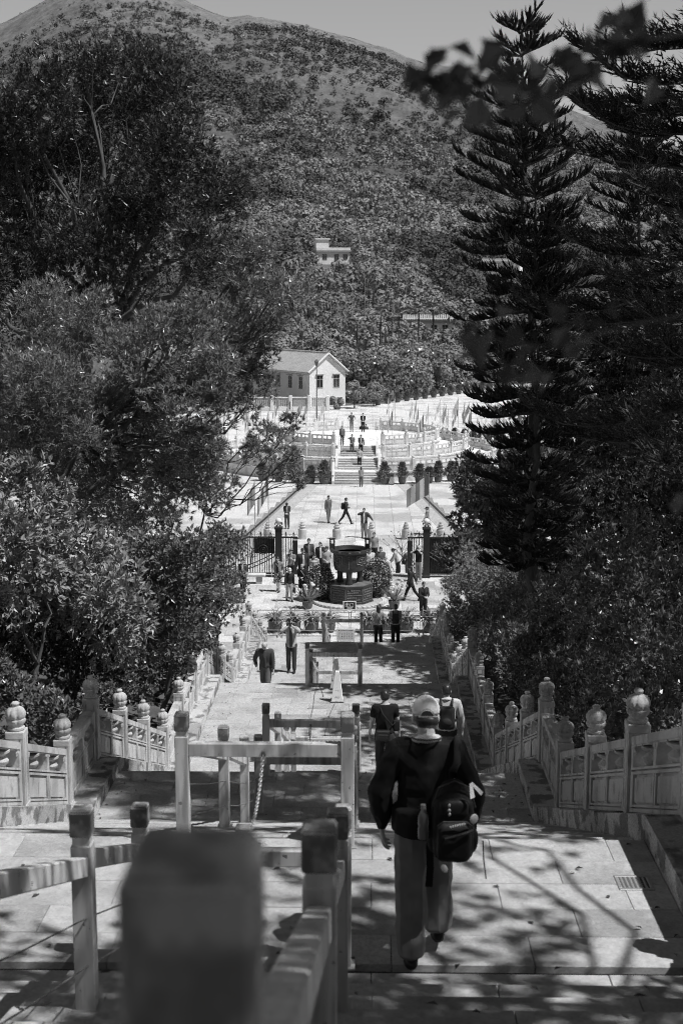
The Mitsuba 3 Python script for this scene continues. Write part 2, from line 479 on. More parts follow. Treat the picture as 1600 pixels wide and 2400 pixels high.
RR = np.random.default_rng(11)
import shapely
for r in range(30):
    y0 = 67.4 + 1.2 * r
    for c in range(-6, 6):
        x0 = c * 1.18
        q = shapely.Polygon([(x0 + .009, y0 + .009), (x0 + 1.171, y0 + .009), (x0 + 1.171, y0 + 1.191), (x0 + .009, y0 + 1.191)])
        lane = shapely.Polygon([(-band_x(66), 66), (band_x(66), 66), (band_x(103.2), 103.2), (-band_x(103.2), 103.2)]).buffer(-0.006)
        q = q.intersection(lane)
        if q.is_empty or q.area < 0.03:
            continue
        m = 'plaza_stone_b' if RR.random() < 0.3 else 'plaza_stone'
        if q.area > 1.365:
            if ('p', m) not in SLABS:
                SLABS[('p', m)] = mikit.ply(cbox(0.009, 1.171, 0.009, 1.191, -.03, 0, .006), m)
            add('slab', SLABS[('p', m)], parent=t, mat=mv(x0, y0, PLAZA + RR.normal() * .001))
        else:
            add('slab', xf(poly(list(q.exterior.coords)[:-1], .03), mv(0, 0, PLAZA - .03)), m, parent=t)
for s in (-1, 1):
    for k in range(18):                      # a darker band of stones along each side of the middle lane, then a drain slot
        ya, yb = 67.4 + 2 * k, min(67.4 + 2 * k + 1.99, 103.2)
        w = [(s * (band_x(ya) + .01), ya), (s * (band_x(ya) + .85), ya), (s * (band_x(yb) + .85), yb), (s * (band_x(yb) + .01), yb)]
        add('band_stone', xf(poly(w, .03), mv(0, 0, PLAZA - .03)), 'plaza_band', parent=t)
    add('drain', xf(poly([(s * (band_x(67.4) + 1.05), 67.4), (s * (band_x(67.4) + 1.2), 67.4), (s * (band_x(103.2) + 1.2), 103.2), (s * (band_x(103.2) + 1.05), 103.2)], .012), mv(0, 0, PLAZA - .014)), 'iron', parent=t)
big = []
for s in (-1, 1):
    for r in range(15):
        for c in range(8):
            y0, x0 = 67.4 + 2.4 * r, band_x(67.4 + 2.4 * r) + 1.35 + 2.4 * c
            big.append(xf(cbox(.01, 2.39, .01, 2.39, -.03, 0, .006), mv(x0 if s > 0 else -x0 - 2.4, y0, PLAZA + RR.normal() * .001)))
add('outer_slabs', cat(big), 'plaza_stone', parent=t, kind='stuff')

# ---------------------------------------------------------------- balustrades along the stairs
FIN = lathe([(.001, 0), (.078, 0), (.09, .012), (.09, .032), (.076, .042), (.074, .055), (.094, .075), (.106, .105), (.1, .122), (.088, .128), (.099, .14), (.108, .165), (.106, .195), (.09, .225), (.062, .246), (.036, .254), (.032, .262), (.041, .276), (.043, .29), (.03, .305), (.001, .311)], 48, 8, 0.14, (.07, .25))
s_, g_ = .095, .012
sec = []
for k in range(4):
    c, n = math.cos(k * PI / 2), math.sin(k * PI / 2)
    for x, y in ((-s_, -s_), (-.062, -s_), (-.062, -s_ + g_), (-.046, -s_ + g_), (-.046, -s_), (.046, -s_), (.046, -s_ + g_), (.062, -s_ + g_), (.062, -s_)):
        sec.append((c * x - n * y, n * x + c * y))
POST_H = .86
POST = cat(poly(sec, POST_H - .10, .03), cbox(-.1, .1, -.1, .1, -.12, .05, .006), cbox(-.1, .1, -.1, .1, POST_H - .08, POST_H, .008))
FIN_P = mikit.ply(xf(FIN, mv(0, 0, POST_H)), 'white_stone', 35)
POST_P = [P('post', POST, 'white_stone', False), P('finial', FIN_P, up=0)]
VASE = lathe([(.03, 0), (.045, .012), (.038, .02), (.066, .045), (.072, .07), (.05, .095), (.03, .11), (.05, .13), (.085, .15), (.085, .17)], 14)
PANELS = {}


def panel(L, slope, coarse=False):
    k = (round(L, 3), round(slope, 4), coarse)
    if k in PANELS:
        return PANELS[k]
    import shapely
    H, e = .70, .05
    B = shapely.box
    out = shapely.Polygon([(0, 0), (L, 0), (L, H - .06), (L - .02, H - .02), (L - .07, H), (.07, H), (.02, H - .02), (0, H - .06)])
    a, b, m = .10, L - .10, L / 2
    holes = []
    for p0, p1 in ((a, m - .05), (m + .05, b)):
        q = B(p0, .41, p1, .57).union(B(p0 + .05, .56, p1 - .05, .60))
        holes.append(q)
    fields = [B(a + .02, .07, m - .06, .345), B(m + .06, .07, b - .02, .345)]
    pieces = [(out.difference(shapely.union_all(holes)), .07)]
    frame = B(.012, 0, L - .012, H - .02).difference(shapely.union_all(holes + fields)).difference(B(.04, .372, L - .04, .388)).difference(B(m - .012, .07, m + .012, .345)).difference(B(.05, .035, L - .05, .047))
    pieces.append((frame, .14))
    pieces += [(B(f.bounds[0] + .034, f.bounds[1] + .02, f.bounds[2] - .034, f.bounds[3] - .03), .118) for f in fields]
    pieces.append((B(.06, H - .085, L - .06, H - .008), .16))
    V = []
    for q, th in pieces:
        for gq in getattr(q, 'geoms', [q]):
            v, f = tm(trimesh.creation.extrude_polygon(gq.simplify(.001), th, engine='earcut'))
            V.append((np.stack([v[:, 2] - th / 2, v[:, 0], v[:, 1]], 1), f))
    v, f = cat(V)
    sub = v.copy()
    sub[:, 2] += slope * sub[:, 1]
    pr = [P('panel', (sub, f), 'white_stone', False)]
    for p0, p1 in ((a, m - .05), (m + .05, b)):
        u = (p0 + p1) / 2
        pr.append(P('baluster', xf(VASE, mv(0, u, .405 + slope * u, s=(1, 1, 1.12))), 'white_stone', 40, up=0))
    for u in (a + .03, m, b - .03):           # carved cloud scrolls hanging into the openings
        for sx in (-1, 1):
            pr.append(P('carving', xf(lathe([(.001, -.05), (.035, -.035), (.05, 0), (.04, .035), (.001, .05)], 8, 4, .3), mv(sx * .058, u, .575 + slope * u, s=(.35, 1, .9))), 'carved_stone', 40, up=0))
    PANELS[k] = pr
    return pr


SIDE = 3.06
KT = .19                                      # kerb top above the floor


def kerb_piece(ya, yb, s):
    za, zb = floor_z(ya), floor_z(yb)
    g = .004
    pl = [(ya + g, za - .8), (ya + g, za + KT - .015), (ya + .02, za + KT), (yb - .02, zb + KT), (yb - g, zb + KT - .015), (yb - g, zb - .8)]
    v, f = poly(pl, .48)
    v = np.stack([v[:, 2] - .24, v[:, 0], v[:, 1]], 1)
    w = v.copy()
    w[:, 0] = s * (HW + .24 + .002) + v[:, 0]
    return w, f


def balustrade(label, s, ys, end=False, first=False):
    t = thing('stone_balustrade', label, 'balustrade')
    for k in range(len(ys) - 1):
        a, b = ys[k], ys[k + 1]
        add('kerb', kerb_piece(a, b, s), 'kerb_stone', parent=t)
        L = b - a - .19
        sl = (floor_z(b) - floor_z(a)) / (b - a)
        stamp(panel(L, sl), t, mv(s * SIDE, a + .095, floor_z(a) + KT + sl * .095))
        if k or first:
            stamp(POST_P, t, mv(s * SIDE, a, floor_z(a) + KT - .02))
        stamp(POST_P, t, mv(s * SIDE, b, floor_z(b) + KT - .02))


def split(a, b, n):
    return [a + (b - a) * k / n for k in range(n + 1)]


SEGS = [('beside the nearest stair flight', split(7.69 - 2.05 * 4, 7.69, 4)), ('beside the landing of the man in the white cap', [7.69, 9.64]), ('stepping down beside the striped stair flight', split(9.64, 16.0, 3)),
        ('beside the short shaded second landing', [16.0, 17.73]), ('stepping down from the second landing to the sunlit one', split(17.73, 24.0, 3)), ('beside the landing with the warning stands', split(24.0, 30.4, 3)),
        ('stepping down behind the bald man', split(30.4, 36.0, 3)), ('level beside the landing of the photographing woman', split(36.0, 42.2, 3)), ('stepping down to the courtyard', split(42.2, 48.6, 3))]
for s, side in ((-1, 'white stone balustrade on the left,'), (1, 'shaded stone balustrade on the right,')):
    for i, (where, ys) in enumerate(SEGS):
        balustrade(f'{side} {where}', s, ys, first=i == 0)

# ---------------------------------------------------------------- the round altar
AC = np.array([0.0, 116.5])
TIERS = [(12.0, 0.0, .80), (9.4, .80, 1.55), (6.9, 1.55, 2.25)]
alt = thing('round_altar', 'round white stone altar of three tiers in the plaza, stairs up its front', 'altar')
for R_, z0, z1 in TIERS:
    add('tier', xf(lathe([(.01, z0 - .2), (R_, z0 - .2), (R_, z1 - .16), (R_ + .12, z1 - .12), (R_ + .12, z1 - .01), (R_ + .05, z1), (.01, z1)], 96), mv(AC[0], AC[1], PLAZA)), 'altar_stone', parent=alt, smooth=30)
for (R_, z0, z1), hw in zip(TIERS, (1.75, 1.55, 1.4)):
    for q in (0, 1):                          # the flight at the front and the one at the back
        for k in range(4):
            ys = AC[1] - R_ - .36 * (4 - k) if q == 0 else AC[1] + R_ + .36 * (3 - k)
            zt = z0 + (z1 - z0) * (k + 1) / 5
            add('step', cbox(-hw, hw, ys, ys + .37 + .36 * 0, PLAZA + z0 - .1, PLAZA + zt, .012), 'plaza_stone' if k % 2 else 'plaza_stone_b', parent=alt)
            add('riser', box(-hw + .02, hw - .02, ys - .004 if q == 0 else ys + .366, ys + .004 if q == 0 else ys + .374, PLAZA + z0 - .1, PLAZA + zt - .035), 'court_stone', parent=alt)
        for sx in (-1, 1):
            y0, y1 = (AC[1] - R_ - 1.5, AC[1] - R_) if q == 0 else (AC[1] + R_ + 1.5, AC[1] + R_)
            v, f = poly([(y0, z0 - .1), (y0, z0 + .25), (y0 + (y1 - y0) * .2, z0 + .55), (y1, z1 + .75), (y1, z0 - .1)] if y1 > y0 else [(y0, z0 - .1), (y1, z0 - .1), (y1, z1 + .75), (y0 + (y1 - y0) * .2, z0 + .55), (y0, z0 + .25)], .2)
            add('stair_parapet', xf((np.stack([v[:, 2] - .1, v[:, 0], v[:, 1]], 1), f), mv(sx * (hw + .12), 0, PLAZA)), 'altar_stone', parent=alt)
FAR_POST = mikit.ply(cat(cbox(-.12, .12, -.12, .12, 0, .92, .01), xf(lathe([(.001, 0), (.11, 0), (.08, .05), (.12, .1), (.12, .19), (.05, .24), (.05, .28), (.001, .31)], 12), mv(0, 0, .92))), 'altar_stone', False)
for (R_, z0, z1), nseg, nm in zip(TIERS, (32, 26, 20), ('lowest and widest', 'middle', 'topmost and smallest')):
    t = thing('altar_balustrade', f'ring of white stone panels and posts round the {nm} tier of the altar', 'balustrade')
    gap = math.asin(2.0 / R_)
    for half in (0, 1):
        a0, a1 = (-PI / 2 + gap, PI / 2 - gap) if half == 0 else (PI / 2 + gap, 3 * PI / 2 - gap)
        n = max(3, round(nseg * (a1 - a0) / (2 * PI)))
        for k in range(n + 1):
            a = a0 + (a1 - a0) * k / n
            q = R_ - .12
            px, py = AC[0] + q * math.cos(a), AC[1] + q * math.sin(a)
            add('post', FAR_POST, parent=t, mat=mv(px, py, PLAZA + z1, a))
            if k < n:
                b = a0 + (a1 - a0) * (k + 1) / n
                ch = 2 * q * math.sin((b - a) / 2)
                if half == 0 and math.sin((a + b) / 2) > .25 and z1 < 2 and 0.3 < math.cos((a + b) / 2) < .55:
                    continue                  # a side stair leaves this bay open
                stamp([(u, n_, {**d_, 'bsdf': {'type': 'ref', 'id': 'altar_stone'}}, M_) for u, n_, d_, M_ in panel(ch - .24, 0.0) if n_ != 'carving'], t, mv(px, py, PLAZA + z1 + .04, (a + b) / 2) @ mv(0, .12, 0, s=(1, 1, 1.15)))

# ---------------------------------------------------------------- terrain round the stairs, and the mountain
def ground_z(x, y):
    x, y = np.asarray(x, float), np.asarray(y, float)
    base = floor_z(y)
    ax = np.abs(x)
    d = np.clip((ax - 3.3) / 3.0, 0, 1)
    z = base - .55 + .35 * d + np.where(x < 0, .12, .03) * np.clip(ax - 6, 0, 40) * np.clip((48 - y) / 10, 0, 1)
    z = z + .25 * (meshkit.fbm(np.stack([x * .4, y * .4, x * 0], -1), 3) - .5) * d * np.clip((50 - y) / 4, 0, 1)
    w = np.clip((y - 46) / 3, 0, 1)
    z = z * (1 - w) + (COURT - .56) * w
    w = np.clip((y - 65.5) / 1.5, 0, 1)
    return z * (1 - w) + (PLAZA - .06) * w


add('ground', grid(np.linspace(-90, 90, 121), np.concatenate([np.arange(-20, 70, .75), np.arange(72, 252, 12)]), ground_z), 'soil', smooth=True, label='dark soil of the slope beside the stairs', kind='structure')
SKX = [-352.0, -284.0, -257.0, -237.0, -204.0, -174.0, -141.0, -118.0, -105.0, -92.0, -79.0, -52.0, -26.0, -3.0, 14.0, 34.0, 50.0, 70.0, 90.0, 130.0, 180.0, 247.0, 347.0]
SKZ = [190.0, 210.0, 224.0, 233.0, 242.0, 241.0, 229.0, 218.0, 214.0, 217.0, 215.0, 210.0, 203.0, 197.0, 192.0, 184.0, 179.0, 176.0, 170.0, 156.0, 136.0, 115.0, 89.0]


def hill_z(x, y):
    x, y = np.asarray(x, float), np.asarray(y, float)
    u = x * np.clip(1100 / np.maximum(y, 300), .9, 2.2)
    H = np.interp(u, SKX, SKZ)
    t = np.clip((y - 235) / (1100 - 235), 0, 1.6)
    p = np.where(t < 1, .82 * t + .18 * t * t * (3 - 2 * t), 1 - .35 * (t - 1))
    q = np.stack([x * .006, y * .006, x * 0], -1)
    gully = (meshkit.fbm(q, 4, 3) - .5) * 34 * np.clip(t * 3, 0, 1) * np.clip((1.0 - t) * 3.5, 0.0, 1)
    fine = (meshkit.fbm(q * 9, 3, 8) - .5) * 5 * np.clip(t * 6, 0, 1)
    return PLAZA - .05 + (H + 14) * p + gully + fine


HX, HY = np.concatenate([np.arange(-620, -200, 14), np.arange(-200, 240, 5), np.arange(240, 640, 14)]), np.concatenate([np.arange(232, 700, 5), np.arange(700, 1240, 7)])
add('mountain', grid(HX, HY, hill_z), 'hill_grass', smooth=True, label='steep grassy mountain with scrub and trees rising behind the plaza', kind='structure')

# ================================================================ vegetation
def lobe_leaves(r, lobes, dens, per, L, W, up=0.55, sub=0.42, spread=0.75, two=False, rmin=0.55, droop=0.0):
    """Leaf tufts gathered in small clumps over the lobes of a crown."""
    B, D, N = [], [], []
    for cx, cy, cz, R_ in lobes:
        c = np.array([cx, cy, cz])
        ns = max(6, int(26 * R_))
        sd = norm(rand_dirs(r, ns) + [0, 0, 0.25])
        sr = R_ * .78 * r.uniform(rmin, 1.0, ns)
        sc = c + sd * sr[:, None]
        srad = R_ * sub * .85 * r.uniform(.6, 1.2, ns)
        nt = max(20, int(dens * R_ * R_))
        k = r.integers(ns, size=nt)
        o = norm(r.normal(size=(nt, 3)) + [0, 0, .35])
        p = sc[k] + o * (srad[k] * r.uniform(.55, 1.0, nt))[:, None]
        ax = norm(o * .7 + sd[k] * .5 + np.array([0, 0, up - droop]) + r.normal(size=(nt, 3)) * .25)
        q = np.repeat(np.arange(nt), per)
        dd = norm(ax[q] + r.normal(size=(len(q), 3)) * spread * .7)
        B.append(p[q] + dd * r.uniform(0, .5, len(q))[:, None] * L)
        D.append(dd)
        N.append(norm(o[q] + [0, 0, 0.7] + r.normal(size=(len(q), 3)) * .6))
    B, D, N = map(np.vstack, (B, D, N))
    k = len(B)
    return leaves(B, D, N, L * r.uniform(.7, 1.25, k), W * r.uniform(.75, 1.2, k), two=two)


def wobble(r, a, b, n=6, amp=.08):
    a, b = np.asarray(a, float), np.asarray(b, float)
    t = np.linspace(0, 1, n)[:, None]
    p = a + (b - a) * t
    L = np.linalg.norm(b - a)
    return p + r.normal(size=(n, 3)) * amp * L * np.sin(t * PI) * .5


def limbs(r, base, fork, lobes, r0, twigs=5, amp=.15):
    """Trunk from base to fork, limbs from the fork into every lobe, twigs inside the lobes: (trunk mesh, limb meshes)."""
    fork = np.asarray(fork, float)
    trunk = tube(wobble(r, base, fork, 9, amp), np.linspace(r0, r0 * .62, 9), 10)
    li = []
    for cx, cy, cz, R_ in lobes:
        c = np.array([cx, cy, cz])
        mid = (fork + c) / 2 + r.normal(size=3) * .12 * np.linalg.norm(c - fork) + [0, 0, -.1 * np.linalg.norm(c - fork)]
        t = np.linspace(0, 1, 8)[:, None]
        p = (1 - t) ** 2 * fork + 2 * t * (1 - t) * mid + t * t * c
        p[1:-1] += r.normal(size=(6, 3)) * .03 * np.linalg.norm(c - fork)
        rr = np.linspace(r0 * .5, max(.012, r0 * .16), 8)
        li.append(tube(p, rr, 7))
        for _ in range(twigs):
            e = c + norm(r.normal(size=3) + [0, 0, .3]) * R_ * r.uniform(.7, 1.05)
            s0 = p[r.integers(3, 8)]
            li.append(tube(wobble(r, s0, e, 5, .12), np.linspace(max(.012, r0 * .14), .005, 5), 4))
    return trunk, li


def leafy_tree(name, label, cat_, seed, lobes, base, fork, r0, mat, dens=300, per=13, L=.13, W=.03, bark='bark', group=None, twigs=5, **kw):
    r = np.random.default_rng(seed)
    t = thing(name, label, cat_, group)
    tr, li = limbs(r, base, fork, lobes, r0, twigs)
    add('trunk', tr, bark, parent=t, smooth=True)
    if li:
        add('branches', cat(li), bark, parent=t, smooth=True)
    add('crown', lobe_leaves(r, lobes, dens, per, L, W, **kw), mat, parent=t)
    return t


TREE_A = [(-7.83, 42.45, 6.66, 1.28), (-6.39, 44.73, 6.88, 1.35), (-8.8, 40.38, 5.45, 1.47), (-7.47, 44.42, 5.07, 2.03), (-4.87, 41.17, 4.58, 1.31), (-5.57, 41.49, 3.14, 1.78), (-9.08, 43.52, 3.42, 2.27), (-3.79, 41.41, 2.88, 1.27), (-7.21, 41.81, 1.27, 2.32), (-3.82, 39.2, 1.07, 1.33), (-9.91, 42.7, 0.65, 1.98), (-11.19, 41.98, 3.18, 2.19), (-11.14, 40.53, 0.62, 1.88), (-5.46, 43.82, 6.16, 0.93), (-9.74, 41.03, 4.57, 1.38)]
TREE_B = [(-4.44, 32.04, -1.38, 1.4), (-3.16, 32.28, -0.99, 1.15), (-6.97, 34.57, -0.64, 1.5), (-3.34, 31.09, -2.7, 1.27), (-5.19, 33.29, -2.89, 1.46), (-2.22, 34.34, -0.21, 1.06), (-1.52, 31.99, 0.1, 0.69), (-2.79, 31.08, -1.82, 0.82), (-6.94, 31.91, -2.27, 1.3), (-3.86, 33.33, -4.47, 1.16), (-5.16, 32.86, -4.62, 1.25), (-3.17, 31.23, -3.5, 0.79), (-7.72, 32.43, -3.33, 1.12), (-2.09, 34.27, 1.04, 0.63), (-0.98, 33.05, 0.1, 0.51), (-2.39, 34.04, 0.62, 0.73), (-2.19, 35.27, -1.08, 0.55), (-2.51, 33.89, -1.77, 0.63), (-2.24, 32.47, -2.56, 0.49), (-1.52, 31.87, -0.63, 0.42), (-1.37, 32.64, -0.3, 0.4), (-1.8, 33.17, -1.53, 0.45), (-1.86, 34.76, -2.2, 0.41)]
TREE_C = [(-1.96, 34.83, -3.57, 0.57), (-1.33, 35.26, -3.28, 0.38), (-1.63, 36.44, -4.42, 0.5), (-1.14, 35.87, -4.75, 0.29), (-3.05, 34.63, -4.87, 0.55), (-3.59, 35.44, -4.87, 0.78), (-3.72, 35.72, -3.77, 0.79), (-1.21, 34.97, -3.91, 0.33), (-2.42, 36.32, -4.06, 0.39)]
BUSH_1 = [(-5.56, 24.52, -3.61, 0.74), (-5.64, 23.49, -4.6, 0.98), (-5.19, 24.47, -4.39, 0.55)]
BUSH_2 = [(-4.97, 25.5, -5.32, 0.98), (-5.86, 25.41, -5.81, 1.06), (-4.12, 24.85, -5.83, 0.88)]
BUSH_3 = [(-4.15, 28.42, -6.02, 1.0), (-3.27, 28.03, -5.57, 0.81), (-3.45, 27.93, -6.64, 0.99)]
BUSH_4 = [(-4.12, 39.58, -7.73, 1.01), (-3.7, 40.49, -7.25, 0.71), (-3.91, 39.87, -8.82, 1.02), (-3.24, 38.23, -8.71, 0.55), (-4.24, 38.33, -9.37, 0.74)]
BUSH_5 = [(-3.82, 30.34, -8.02, 0.83), (-4.64, 31.11, -8.12, 1.0), (-4.7, 30.21, -8.69, 0.68), (-3.61, 30.96, -7.67, 0.6)]
BUSH_6 = [(-4.95, 25.6, -6.86, 0.99), (-5.77, 24.88, -6.84, 0.88), (-4.55, 25.19, -7.42, 0.65)]
BUSH_7 = [(-5.4, 23.03, -7.1, 0.6), (-4.48, 22.29, -7.09, 0.44), (-5.89, 22.97, -6.62, 0.6), (-3.89, 22.29, -6.79, 0.36)]
FIG = [(4.8, 48.55, -6.49, 0.99), (5.84, 49.5, -7.72, 1.41), (4.61, 49.76, -7.92, 0.79), (6.44, 48.33, -6.15, 1.21), (7.26, 48.46, -7.71, 1.38), (5.81, 50.57, -9.18, 1.12), (4.34, 47.99, -8.87, 0.69), (3.74, 48.11, -9.21, 0.61)]
FEATHER = [(5.0, 43.74, -9.5, 1.32), (4.4, 44.93, -9.03, 0.93), (6.11, 43.65, -9.62, 1.32), (4.72, 43.48, -10.44, 0.9), (3.83, 43.92, -9.26, 0.63), (5.98, 43.56, -10.6, 0.97), (3.51, 44.27, -10.34, 0.57)]
DARK_1 = [(5.09, 28.28, -6.6, 1.08), (4.64, 28.11, -7.48, 0.9), (4.08, 27.98, -7.54, 0.63), (5.3, 26.75, -7.03, 0.77)]
DARK_2 = [(5.27, 23.4, -4.92, 1.04), (5.62, 22.22, -5.25, 0.92), (5.36, 22.91, -6.09, 0.81), (6.18, 23.27, -6.34, 0.75)]
DARK_3 = [(6.5, 34.19, -5.87, 1.3), (8.09, 34.62, -5.72, 1.53), (8.63, 33.09, -6.42, 1.26)]
RIGHT_A = [(10.82, 62.21, -7.32, 2.15), (13.0, 61.53, -6.66, 2.5), (14.46, 59.34, -7.72, 2.23), (9.65, 61.12, -5.66, 1.53), (12.25, 62.29, -9.1, 2.16)]
RIGHT_B = [(19.63, 98.6, -4.53, 2.75), (20.88, 92.9, -5.7, 2.88), (16.8, 96.01, -5.89, 2.68), (22.7, 94.96, -3.48, 2.94), (14.31, 93.26, -5.44, 1.74), (12.16, 94.27, -7.55, 1.76)]


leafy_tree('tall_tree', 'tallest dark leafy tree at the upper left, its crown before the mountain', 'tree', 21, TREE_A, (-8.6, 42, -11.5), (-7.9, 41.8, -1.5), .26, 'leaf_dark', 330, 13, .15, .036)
tb = leafy_tree('leaning_tree', 'big tree with narrow glossy leaves and dark leaning trunk, left of the stairs', 'tree', 22, TREE_B + [(-6.0, 31.3, -3.3, .9), (-7.0, 31.4, -4.0, .8), (-6.4, 31.2, -2.2, .8)], (-8.1, 33, -9.2), (-6.4, 33, -3.4), .12, 'leaf_narrow', 430, 13, .13, .026)
rb = np.random.default_rng(5)
add('limb', cat(tube([(-7.97, 32.6, -6.4), (-7.6, 32.6, -5.6), (-7.05, 32.5, -4.9), (-6.3, 32.4, -3.6), (-6.1, 32.4, -2.5)], [.2, .18, .15, .10, .03], 10),
               tube([(-7.29, 32.5, -5.1), (-6.6, 32.4, -4.85), (-5.9, 32.3, -4.5), (-5.2, 32.2, -3.95), (-4.6, 32.2, -3.3)], [.13, .11, .09, .07, .04], 8)), 'bark', parent=tb, smooth=True)
leafy_tree('overhanging_tree', 'small fine-leaved tree reaching out over the plaza at the left', 'tree', 23, TREE_C, (-4.4, 35.6, -11), (-3.6, 35.3, -5.6), .04, 'leaf_narrow', 640, 12, .10, .024)
BANK_R1 = [(4.7, 33.5, -9.0, .9), (5.6, 34.8, -8.6, 1.1), (4.5, 35.8, -9.4, .9), (6.2, 32.6, -8.0, 1.1), (4.8, 31.6, -8.9, .8)]
BANK_R2 = [(4.4, 38.2, -9.9, .8), (5.0, 39.6, -9.4, 1.1), (6.2, 38.6, -9.2, 1.2), (4.4, 41.0, -9.9, .8), (5.8, 41.2, -8.8, 1.2), (7.2, 40.2, -8.2, 1.3)]
BANK_R3 = [(4.6, 46.6, -11.4, .9), (5.6, 47.4, -10.8, 1.1), (6.8, 46.8, -10.2, 1.3), (4.3, 48.2, -11.8, .8), (7.6, 48.6, -11.0, 1.3)]
BANK_R4 = [(4.6, 25.6, -7.4, .8), (5.4, 26.8, -7.6, .9), (4.5, 24.2, -7.3, .8), (6.4, 25.4, -6.8, 1.1), (4.4, 29.8, -8.4, .8), (5.6, 30.2, -7.6, 1.1)]
BANK_R5 = [(4.4, 19.6, -6.3, .8), (5.2, 20.6, -5.8, .9), (4.5, 21.6, -6.6, .8), (6.2, 19.2, -5.2, 1.1), (4.4, 17.4, -5.7, .7), (5.4, 17.6, -5.0, .9)]
lows = [('shrub', 'sunlit leafy shrub right of the balustrade below the twin pines', BANK_R1, 'leaf_broad', 420, 9, .11, .05), ('shrub', 'wide sunlit shrub hugging the right balustrade before the feathery one', BANK_R2, 'leaf_narrow', 520, 10, .10, .035),
        ('shrub', 'rounded shrub at the foot of the right balustrade, under the fig tree', BANK_R3, 'leaf_broad', 360, 9, .14, .06), ('shrub', 'shaded shrub behind the right balustrade posts opposite the warning stands', BANK_R4, 'leaf_broad', 460, 9, .10, .05), ('shrub', 'shaded shrub right behind the nearest right balustrade', BANK_R5, 'leaf_broad', 480, 9, .09, .05),
        ('shrub', 'pale broad-leaved shrub at the far left edge above the balustrade', BUSH_1, 'leaf_pale', 300, 9, .13, .06), ('shrub', 'bright glossy shrub with large drooping leaves, lower left', BUSH_2, 'leaf_pale', 300, 9, .14, .06),
        ('shrub', 'light leafy shrub in the middle of the left bank', BUSH_3, 'leaf_broad', 330, 9, .13, .06), ('shrub', 'fine-leaved shrub beside the lower left balustrade and the stone bench', BUSH_4, 'leaf_narrow', 520, 9, .09, .045),
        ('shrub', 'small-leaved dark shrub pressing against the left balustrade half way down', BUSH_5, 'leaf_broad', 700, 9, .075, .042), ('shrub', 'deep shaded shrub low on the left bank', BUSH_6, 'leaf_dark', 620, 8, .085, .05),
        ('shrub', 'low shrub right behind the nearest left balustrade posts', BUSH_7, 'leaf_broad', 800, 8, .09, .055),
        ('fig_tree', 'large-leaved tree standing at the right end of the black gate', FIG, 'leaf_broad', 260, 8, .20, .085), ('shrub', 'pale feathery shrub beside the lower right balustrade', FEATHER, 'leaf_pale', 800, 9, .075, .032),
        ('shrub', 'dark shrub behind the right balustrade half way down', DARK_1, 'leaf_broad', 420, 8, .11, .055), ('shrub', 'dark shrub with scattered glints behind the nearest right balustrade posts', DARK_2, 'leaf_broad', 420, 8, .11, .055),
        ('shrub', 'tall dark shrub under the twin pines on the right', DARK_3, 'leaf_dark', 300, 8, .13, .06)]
for i, (nm, lab, lb, m, dens, per, L, W) in enumerate(lows):
    lb = [(a, b, c, d * 1.2) for a, b, c, d in lb]
    c = np.mean([l[:3] for l in lb], 0)
    gz = float(ground_z(c[0], c[1]))
    leafy_tree(nm, lab, 'tree' if nm == 'fig_tree' else 'shrub', 40 + i, lb, (c[0], c[1], gz - .1), (c[0] + .1, c[1], (gz + c[2]) / 2 if c[2] > gz else gz + .3), .07, m, dens, per, L, W, twigs=4, droop=.5 if m == 'leaf_pale' else .15, two=L > .125)
leafy_tree('spreading_tree', 'leafy tree on the right bank beyond the twin pines', 'tree', 60, RIGHT_A, (12.5, 62, -14.5), (12.5, 61.5, -9.5), .2, 'leaf_broad', 170, 10, .19, .08)
leafy_tree('spreading_tree', 'leafy tree behind the right end of the plaza, level with the altar', 'tree', 61, RIGHT_B, (18.5, 95, -14.5), (18.5, 95, -8.5), .25, 'forest_leaf', 120, 10, .28, .12)


SHADE_1 = [(6.9, 22.5, -2.6, 1.5), (7.4, 24.5, -1.0, 1.7), (6.6, 26.0, -2.4, 1.4), (7.2, 23.4, 1.0, 1.6), (6.8, 25.6, .8, 1.5), (7.9, 21.5, 2.4, 1.5), (7.3, 24.2, 3.2, 1.5), (8.2, 26.8, 1.6, 1.6), (6.3, 23.8, -4.0, 1.2)]
SHADE_2 = [(7.6, 36.0, -4.2, 1.7), (8.2, 38.5, -3.6, 1.8), (7.4, 40.0, -5.2, 1.6), (7.8, 37.2, -1.6, 1.7), (8.4, 39.6, -1.0, 1.7), (8.8, 35.2, -.4, 1.6), (7.2, 34.6, -5.6, 1.3)]
SHADE_3 = [(7.6, 13.0, 1.6, 1.4), (8.4, 15.2, 2.6, 1.5), (7.8, 17.2, 1.0, 1.4), (8.8, 12.2, 3.6, 1.4), (8.2, 18.6, 2.4, 1.4), (6.0, 11.0, .6, 1.2), (6.4, 13.2, 1.6, 1.3), (5.9, 9.4, 1.0, 1.1), (6.6, 15.4, .8, 1.2), (7.0, 10.2, 2.8, 1.3), (6.3, 18.6, -1.0, 1.2), (6.6, 20.3, -.2, 1.2)]
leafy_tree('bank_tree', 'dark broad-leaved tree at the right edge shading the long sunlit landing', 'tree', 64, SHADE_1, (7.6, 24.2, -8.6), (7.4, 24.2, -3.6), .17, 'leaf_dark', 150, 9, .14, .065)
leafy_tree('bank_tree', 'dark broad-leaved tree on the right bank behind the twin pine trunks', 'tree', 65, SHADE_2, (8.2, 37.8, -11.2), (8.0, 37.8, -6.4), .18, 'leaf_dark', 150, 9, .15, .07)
leafy_tree('bank_tree', 'broad-leaved tree behind the feathery pine at the right edge, nearest the stairs', 'tree', 66, SHADE_3, (8.3, 15.4, -5.6), (8.2, 15.4, -.6), .16, 'leaf_dark', 130, 9, .14, .065)
